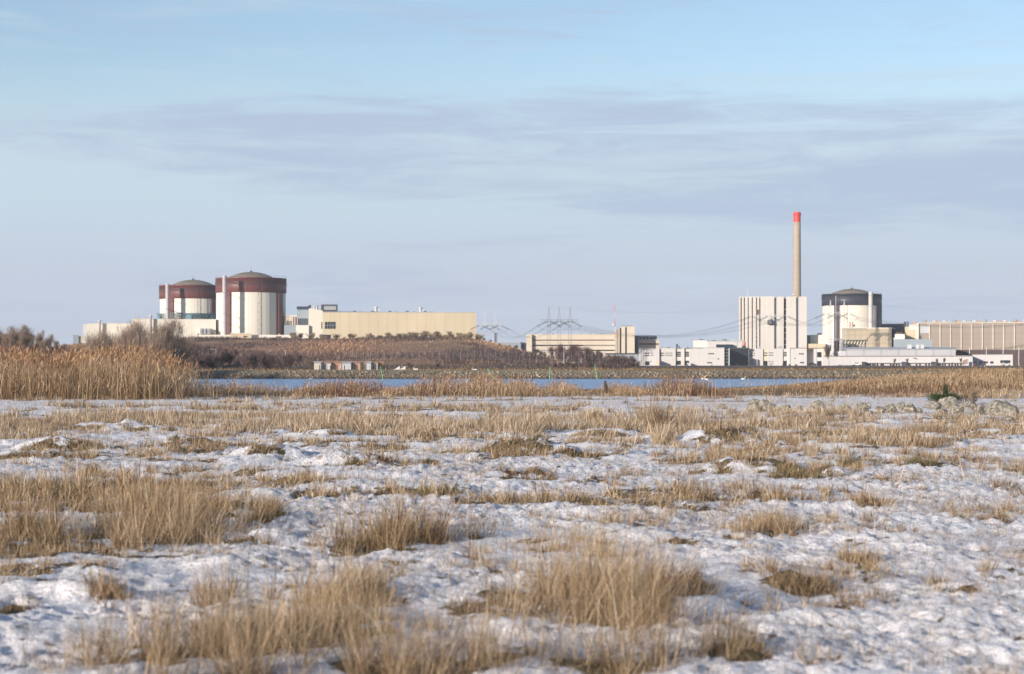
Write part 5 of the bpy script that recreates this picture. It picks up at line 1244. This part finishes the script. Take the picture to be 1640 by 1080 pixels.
    b = Bd('white_annex', 'white annex with four square windows at the east end of the long building', 'building', 1590, 1037)
    b.box('wall', 1557.3, 1622, 568.6, None, 0, 16, 'white'); b.roof(1557.3, 1622, 568.4, -.1, 16, 'grey', .2, .1); b.windows([(1561, 1564.5, 579, 582.5), (1568.5, 1573, 579, 582), (1577, 1582, 579, 582), (1586, 1591, 579, 582.5), (1602, 1618, 577.3, 581.5)])
    b.box('gutter', 1529, 1557, 569.6, 570.6, 0, 2, 'palem')
    b = Bd('yard_wall', 'dark brown panel wall with pale posts below the beige hall', 'wall', 1600, 1085)
    b.box('panel', 1531, 1690, 560.6, None, 0, .8, 'fence')
    for px in (1552, 1579, 1606, 1631, 1655): b.box('post', px, px + 1.2, 556.5, None, -.4, -.02, 'palem')
    # beige turbine hall
    b = Bd('turbine_hall', 'long beige pilastered hall with a row of roof cowls at the east edge', 'hall', 1565, 1150)
    b.box('wall', 1471, 1700, 518.3, None, 0, 50, 'beige'); b.roof(1471, 1700, 518.1, -.1, 50, 'office', .5, .3, 'parapet'); b.box('end_wall', 1448.5, 1470.8, 523, None, .8, 50, 'yellow')
    b.box('stair_block', 1455, 1466, 519, 528, .6, 20, 'creamw'); b.box('stair_block', 1466.1, 1470.9, 517.6, 560, -.9, 20, 'creamw')
    b.box('panel', 1473.5, 1487.5, 522, 533.5, -.14, .2, 'greyr')
    for i in range(14): b.box('pilaster', 1487.5 + i * 17.0, 1489.4 + i * 17.0, 519.2, None, -.6, -.02, 'office')
    for i in range(13):
        px = 1477 + i * 16.3; u = b.U(px); z = b.Z(517.6)
        mm = MB().lathe(u + 1.1, 10, [(.9, z - 2.5), (.9, z + .5), (1.6, z + .9), (1.6, z + 1.6), (.7, z + 2.1)], 14); mm.build('roof_cowl', M['palem'] if i % 3 else M['grey'], b.o)
        MB().prism([(u + 1.8, z - .5), (u + 4.2, z - .5), (u + 3.6, z + 1.5), (u + 2.3, z + 1.9)], 8, 11).build('cowl_hood', M['terra' if i % 2 else 'grey'], b.o)
    b.box('roof_cowl', 1461, 1466, 514.5, 519, 6, 9, 'terra'); b.box('roof_cowl', 1446, 1450, 514.5, 523, 6, 9, 'dark'); b.box('roof_cowl', 1451.5, 1453.5, 514, 523, 6, 9, 'dark')
    b = Bd('low_annex', 'annex before the beige hall, its shade coloured blue grey', 'building', 1463, 1120)
    b.box('wall', 1431, 1493, 543.5, None, 0, 14, 'greyb'); b.box('bright_wing', 1433, 1449, 534.8, 541, 3, 18, 'creamw'); b.box('upper_wall', 1431, 1449, 541, 543.4, 1, 14, 'creamw')  # lower wall is blue grey, the hall's shade put into its colour
    for px in (1436, 1439.5, 1443): b.box('roof_pipe', px, px + .9, 531.8, 534.8, 5, 6, 'terra')
    b = Bd('blue_hall', 'distant dark blue hall between the navy banded reactor and beige hall', 'hall', 1430, 1560)
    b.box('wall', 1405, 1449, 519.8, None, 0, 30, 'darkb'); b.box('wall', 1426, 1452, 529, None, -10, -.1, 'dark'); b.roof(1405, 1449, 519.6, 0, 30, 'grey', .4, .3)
    b = Bd('shadow_block', 'slim block coloured dark for shade between the gridded hall and the shaded annex', 'building', 1430, 1150)
    b.box('wall', 1428.2, 1434, 527.5, None, 2, 20, 'darkb'); b.roof(1428.2, 1434, 527.3, 2, 20, 'dark')  # dark blue colour stands in for shade in the gap

# ------------------------------------------------------------------ power line
def lattice(m, p, q, w0, w1, bays, t=.07, b=.045):
    p, q = Vector(p), Vector(q)
    def ring(k):
        c = p.lerp(q, k); w = w0 + (w1 - w0) * k
        d = (q - p).normalized(); a = Vector((0, 1, 0)) if abs(d.x) > .5 else Vector((1, 0, 0)); c2 = d.cross(a).normalized(); a = c2.cross(d).normalized()
        return [c + a * w * s1 + c2 * w * s2 for s1, s2 in ((1,1),(1,-1),(-1,-1),(-1,1))]
    pr = ring(0)
    for i in range(1, bays + 1):
        r = ring(i / bays)
        for k in range(4):
            m.bar(pr[k], r[k], t); m.bar(pr[k], r[(k+1)%4], b)
        pr = r
def pylon(label, pxs, ytop, ybeam, ybase_z, D, mt, cat='pylon', rot=0, ins=True, peaks=True):
    pxc = sum(pxs) / len(pxs)
    b = Bd('power_pylon', label, cat, pxc, D, None, rot)
    zb, zt = b.Z(ybeam), b.Z(ytop)
    for px in pxs:
        m = MB(); u = b.U(px); lattice(m, (u, 0, -1), (u, 0, zb + .6), .75, .75, 12, .11, .07)
        if peaks:
            lattice(m, (u, 0, zb + .6), (u, 0, zt), .7, .08, 6, .10, .06)
        m.build('mast', M[mt], b.o)
    m = MB(); u0, u1 = b.U(pxs[0]) - 4 * (1 if ins else .3), b.U(pxs[-1]) + 4 * (1 if ins else .3)
    lattice(m, (u0, 0, zb), (u1, 0, zb), .55, .55, 12, .10, .06); m.build('crossarm', M[mt], b.o)
    hang = []
    us = [b.U(p) for p in pxs] if len(pxs) > 2 else [b.U(pxs[0]) - 2.5, b.U((pxs[0] + pxs[-1]) / 2), b.U(pxs[-1]) + 2.5]
    for u in us:
        for s1 in (-1, 1):
            m = MB(); e = Vector((u + s1 * 5.6, s1 * 2.5, zb - 2.4)); s0 = Vector((u + s1 * .6, 0, zb - .1))
            for k in range(2):
                dz = Vector((0, .5 * (k * 2 - 1), -.5 * k))
                m.bar(s0 + dz, e + dz, .095, 6)
            m.build('insulator_string', M['insul'], b.o)
            hang.append((s1, e + Vector((0, 0, -.2))))
    Mw = b.o.matrix_basis
    th = b.o.rotation_euler.z
    def wpt(v): return Vector((b.x + v.x * math.cos(th) - v.y * math.sin(th), b.D + v.x * math.sin(th) + v.y * math.cos(th), b.g + v.z))
    # jumpers
    for u in us:
        a = Vector((u - 5.6, -2.5, zb - 2.6)); c = Vector((u + 5.6, 2.5, zb - 2.6)); pts = [a.lerp(c, t / 8) + Vector((0, 0, -2.0 * 4 * (t / 8) * (1 - t / 8))) for t in range(9)]
        MB().tube(pts, [.05] * 9, 4).build('jumper_cable', M['cable'], b.o)
    L = [wpt(e) for s1, e in hang if s1 < 0]; Rr = [wpt(e) for s1, e in hang if s1 > 0]; T = [wpt(Vector((b.U(p), 0, zt))) for p in pxs]
    return L, Rr, T
def cable(a, c, sag, lab, r=.045, name='power_cable', grp='cables of the power line'):
    n = 24; pts = [a.lerp(c, t / n) + Vector((0, 0, -sag * 4 * (t / n) * (1 - t / n))) for t in range(n + 1)]
    o0 = pts[0].copy()
    o = MB().tube([p - o0 for p in pts], [r] * (n + 1), 4).build(name, M['cable']); o.location = o0
    tag(o, lab, 'cable', grp)
def build_power():
    S0 = pylon('pale distant portal pylon just east of the yellow hall', (776, 793), 500, 520.5, 0, 1150, 'palem')
    S1 = pylon('three masted lattice pylon standing before the long office range', (879, 895.5, 913), 491.5, 514, 0, 960, 'galv')
    S2 = pylon('pale portal pylon standing before the white tower block', (1211, 1252), 500, 506, 0, 1060, 'palem', peaks=False, ins=False)
    S3 = pylon('pale portal pylon standing before the navy banded reactor', (1330, 1352), 481, 502, 0, 1100, 'palem')
    far = [Vector((gx(1760 + k * 6, 1120), 1120, gz(505, 1120))) for k in range(3)]
    lef = [Vector((gx(600 + k * 8, 1400), 1400, gz(505, 1400))) for k in range(3)]
    def span(A, B, sag, lab):
        for k in range(3):
            a, c = A[k], B[k]
            cable(a, c, sag, lab); cable(a + Vector((.3, 0, .5)), c + Vector((.3, 0, .5)), sag * .97, lab)
    span(S0[1], S1[0], 5.5, 'dark power cable slung from the distant portal pylon to the three masted pylon')
    span(S1[1], S2[0], 7.0, 'long dark power cable sagging from the three masted pylon to the tower block')
    span(S2[1], S3[0], 3.6, 'power cable crossing from the tower block pylon to the navy reactor pylon')
    span(S3[1], far, 6.0, 'power cable leading off to the east edge over the beige hall')
    # thin earth wires
    for k in range(2):
        cable(S1[2][0 if k == 0 else 2], S2[2][k] + Vector((0, 0, 5)), 4, 'hair thin earth wire high above the power cables', .018, 'earth_wire', 'earth wires')
        cable(S3[2][k], Vector((gx(1760, 1120), 1120, gz(492 + k * 4, 1120))), 4, 'hair thin earth wire over the beige hall', .018, 'earth_wire', 'earth wires over the hall')

# ------------------------------------------------------------------ small things of the far shore and the bay
def build_small():
    # green poles in the water
    for (xt, yt, xb, yb, lab) in ((313, 585, 317.5, 607, 'thin pale green pole in the water beside the reed bed'), (609.5, 588, 614, 607, 'green pole in the bay before the coloured sheds, leaning slightly'),
                                  (781, 591.5, 795, 607, 'strongly leaning green pole in the bay'), (880.8, 588.5, 880, 607, 'upright green pole in the bay'), (952.5, 586.5, 957.5, 607, 'green pole in the bay leaning west, east of the upright one')):
        D = 448; b = Bd('green_pole', lab, 'pole', xb, D, 'green poles standing in the bay', 0, -1.3)
        top = (b.U(xt), 0, b.Z(yt)); h = top[2]
        MB().tube([(0, 0, 0), (b.U(xt) * .5, 0, h * .5), top], [.095, .085, .07], 8).build('shaft', M['green'], b.o)
        MB().cyl(b.U(xt), 0, h, h + .12, .13, .06, 8).build('tip_cap', M['green'], b.o)
    # stake in the near reeds
    D = 128; x = gx(970.5, D)
    o = empty('wooden_stake', (x, D, H(x, D) - .1)); tag(o, 'dark split wooden stake standing in the shore reeds', 'stake')
    MB().tube([(0.02, 0, 0), (-.02, 0, .45), (-.06, .01, .98)], [.10, .10, .075], 7).build('post', M['wood'], o)
    MB().tube([(0.07, 0, .2), (.06, 0, .5), (.075, .01, .72)], [.06, .05, .02], 6).build('splinter', M['wood'], o)
    # posts on the mound and by the wall
    for px, py, h, D, lab in ((1512, 596, .62, 122, 'dark post in the russet grass of the mound'), (1527, 598, .45, 124, 'thin post in the mound grass beside the dark one'), (1640, 583, 1.0, 128, 'fence post at the east edge on top of the mound')):
        x = gx(px, D); o = MB().tube([(0, 0, -.3), (0.01, 0, h * .7), (0, 0, h + .35)], [.045, .042, .035], 6).build('wooden_post', M['wood']); o.location = (x, D, H(x, D)); tag(o, lab, 'post')
    # signs on the far bank
    D = 492
    for px, lab in ((663, 'small white notice board on the far bank'),):
        b = Bd('notice_board', lab, 'sign', px, D); 
        MB().box(-.08, .08, 0, .08, -.3, b.Z(588)).build('post', M['palem'], b.o); MB().box(b.U(662), b.U(669), -.1, -.01, b.Z(595.5), b.Z(590.2)).build('board', M['white'], b.o)
    for px, lab in ((757.6, 'white warning board on the bank, west one of two'), (761.6, 'white warning board on the bank, east one of two')):
        b = Bd('warning_board', lab, 'sign', px, D); MB().box(-.06, .06, 0, .08, -.3, b.Z(593)).build('post', M['palem'], b.o); MB().box(-.26, .26, -.1, -.01, b.Z(595.4), b.Z(591)).build('board', M['whitep'], b.o)
    # street lamps
    for px, py, D, d, lab in ((346, 560, 600, -1, 'street lamp with one arm below the larger reactor'), (386, 568, 600, 0, 'short bare lamp post in the thicket'), (457.5, 562, 600, 0, 'thin lamp post at the foot of the hill west of the sheds'),
                           (1409.5, 569, 975, 0, 'thin lamp post before the long white building'), (1409.5, 0, 0, 0, ''), (1032, 571, 960, 0, 'lamp post before the first white office'), (903, 555, 700, 0, 'thin lamp post before the birch grove')):
        if not D: continue
        b = Bd('street_lamp', lab, 'lamp post', px, D); h = b.Z(py)
        MB().tube([(0, 0, -.3), (0, 0, h)], [.11, .07], 8).build('pole', M['palem'], b.o)
        MB().tube([(0, 0, h), (d * .8, 0, h + .15), (d * 1.4 + .01, 0, h + .1)], [.06, .05, .05], 6).build('arm', M['palem'], b.o)
        MB().box(-.3 + d * 1.5, .25 + d * 1.5, -.12, .12, h + .02, h + .13).build('lamp_head', M['palem'], b.o)
    # perimeter fence with tall posts
    D = 620; b = Bd('perimeter_fence', 'tall wire fence on slim posts along the foot of the brush hill', 'fence', 770, D)
    for i in range(38):
        px = 560 + i * 11.1; MB().tube([(b.U(px), 0, -1.0), (b.U(px), 0, b.Z(563)), (b.U(px), -.3, b.Z(561))], [.045, .04, .03], 5).build('post', M['galv'], b.o)
    m = MB()
    for k in range(7): zz = b.Z(588 - k * 4); m.bar((b.U(560), 0, zz), (b.U(970), 0, zz), .012)
    m.build('wire', M['galv'], b.o)
    # birds on the water
    for px, py, lab in ((1126, 606, 'white swan on the bay, west one of the pair'), (1132, 607.3, 'white swan on the bay, east one of the pair'), (497, 606, 'single white bird on the water before the bank'), (1190, 606.5, 'lone white bird floating on the bay toward the east')):
        D = (CAMZ + .8) * F / (py + 1.4 - HY); D = min(D, 455)
        o = empty('swan', (gx(px, D), D, -.8), rnd_rot(px)); tag(o, lab, 'bird')
        m = MB(); 
        prof = [(.02, -.42), (.16, -.30), (.24, -.05), (.22, .15), (.12, .34), (.02, .46)]
        vs = []; fs = []; n = 10
        for r, xx in prof:
            for i in range(n): t = 2*math.pi*i/n; vs.append((xx, r*math.cos(t), .12 + r*.75*math.sin(t) + (xx*.12)))
        for k in range(len(prof)-1): fs += [(k*n+i, k*n+(i+1)%n, (k+1)*n+(i+1)%n, (k+1)*n+i) for i in range(n)]
        m.add(vs, fs); m.tube([(-.34, 0, .15), (-.48, 0, .32), (-.42, 0, .5), (-.46, 0, .62), (-.56, 0, .60), (-.68, 0, .56)], [.08, .05, .04, .055, .05, .015], 8)
        m.build('body', M['bird'], o, True)
def rnd_rot(s): return random.Random(s).choice([0, 3.14]) + random.Random(s + 1).uniform(-.4, .4)
def car(label, px, D, c, rz):
    x = gx(px, D); o = empty('parked_car', (x, D, H(x, D)), rz); tag(o, label, 'car', 'cars parked by the offices')
    prof = [(-2.1,.35),(2.1,.35),(2.15,.7),(1.9,.85),(1.1,.95),(.5,1.42),(-1.1,1.45),(-1.8,.98),(-2.15,.85)]
    MB().prism(prof, -.85, .85).build('body', mat('car_paint', c, .3, .03, 1, spec=.5), o)
    MB().prism([(.95,.98),(.45,1.38),(-1.05,1.40),(-1.6,1.0)], -.87, .87).build('side_window', M['win'], o)
    for xx in (-1.35, 1.35):
        for yy in (-.8, .8):
            w = MB().cyl(0, 0, -.11, .11, .33, None, 16).build('wheel', M['dark'], o); w.location = (xx, yy, .33); w.rotation_euler = (math.pi/2, 0, 0)
def build_cars():
    car('silver car parked before the low entrance hall of the office range', 987, 960, (.45,.46,.48), .05)
    car('white car parked in the shade before the long white building', 1373, 960, (.7,.7,.7), -.1)
    car('dark car parked at the west corner of the first white office', 1014, 962, (.04,.04,.05), .1)
    car('pale car parked near the white annex at the east end', 1612, 975, (.6,.6,.62), 0)
    car('black car parked before the white office recess', 1301, 965, (.03,.03,.035), .05)

def build_haze():
    m = bpy.data.materials.new('thin_air'); m.use_nodes = True; nt = m.node_tree; nt.nodes.clear()
    out = nt.nodes.new('ShaderNodeOutputMaterial'); v = nt.nodes.new('ShaderNodeVolumePrincipled')
    v.inputs['Color'].default_value = (.86, .92, 1.0, 1); v.inputs['Density'].default_value = 0.00007; v.inputs['Anisotropy'].default_value = 0.0
    nt.links.new(v.outputs[0], out.inputs['Volume'])
    o = MB().box(-2400, 2400, -150, 2600, -6.5, 125).build('haze', m); tag(o, 'thin pale winter haze between the meadow and the far plant', 'haze', kind='stuff')
build_haze()
build_ground(); build_water()
build_left_plant(); build_mid(); build_front_offices(); build_right_plant(); build_power(); build_sheds()
build_small(); build_cars(); build_trees(); build_rocks(); build_conifer()
build_grass(); build_tussocks(); build_reeds(); build_scrub()
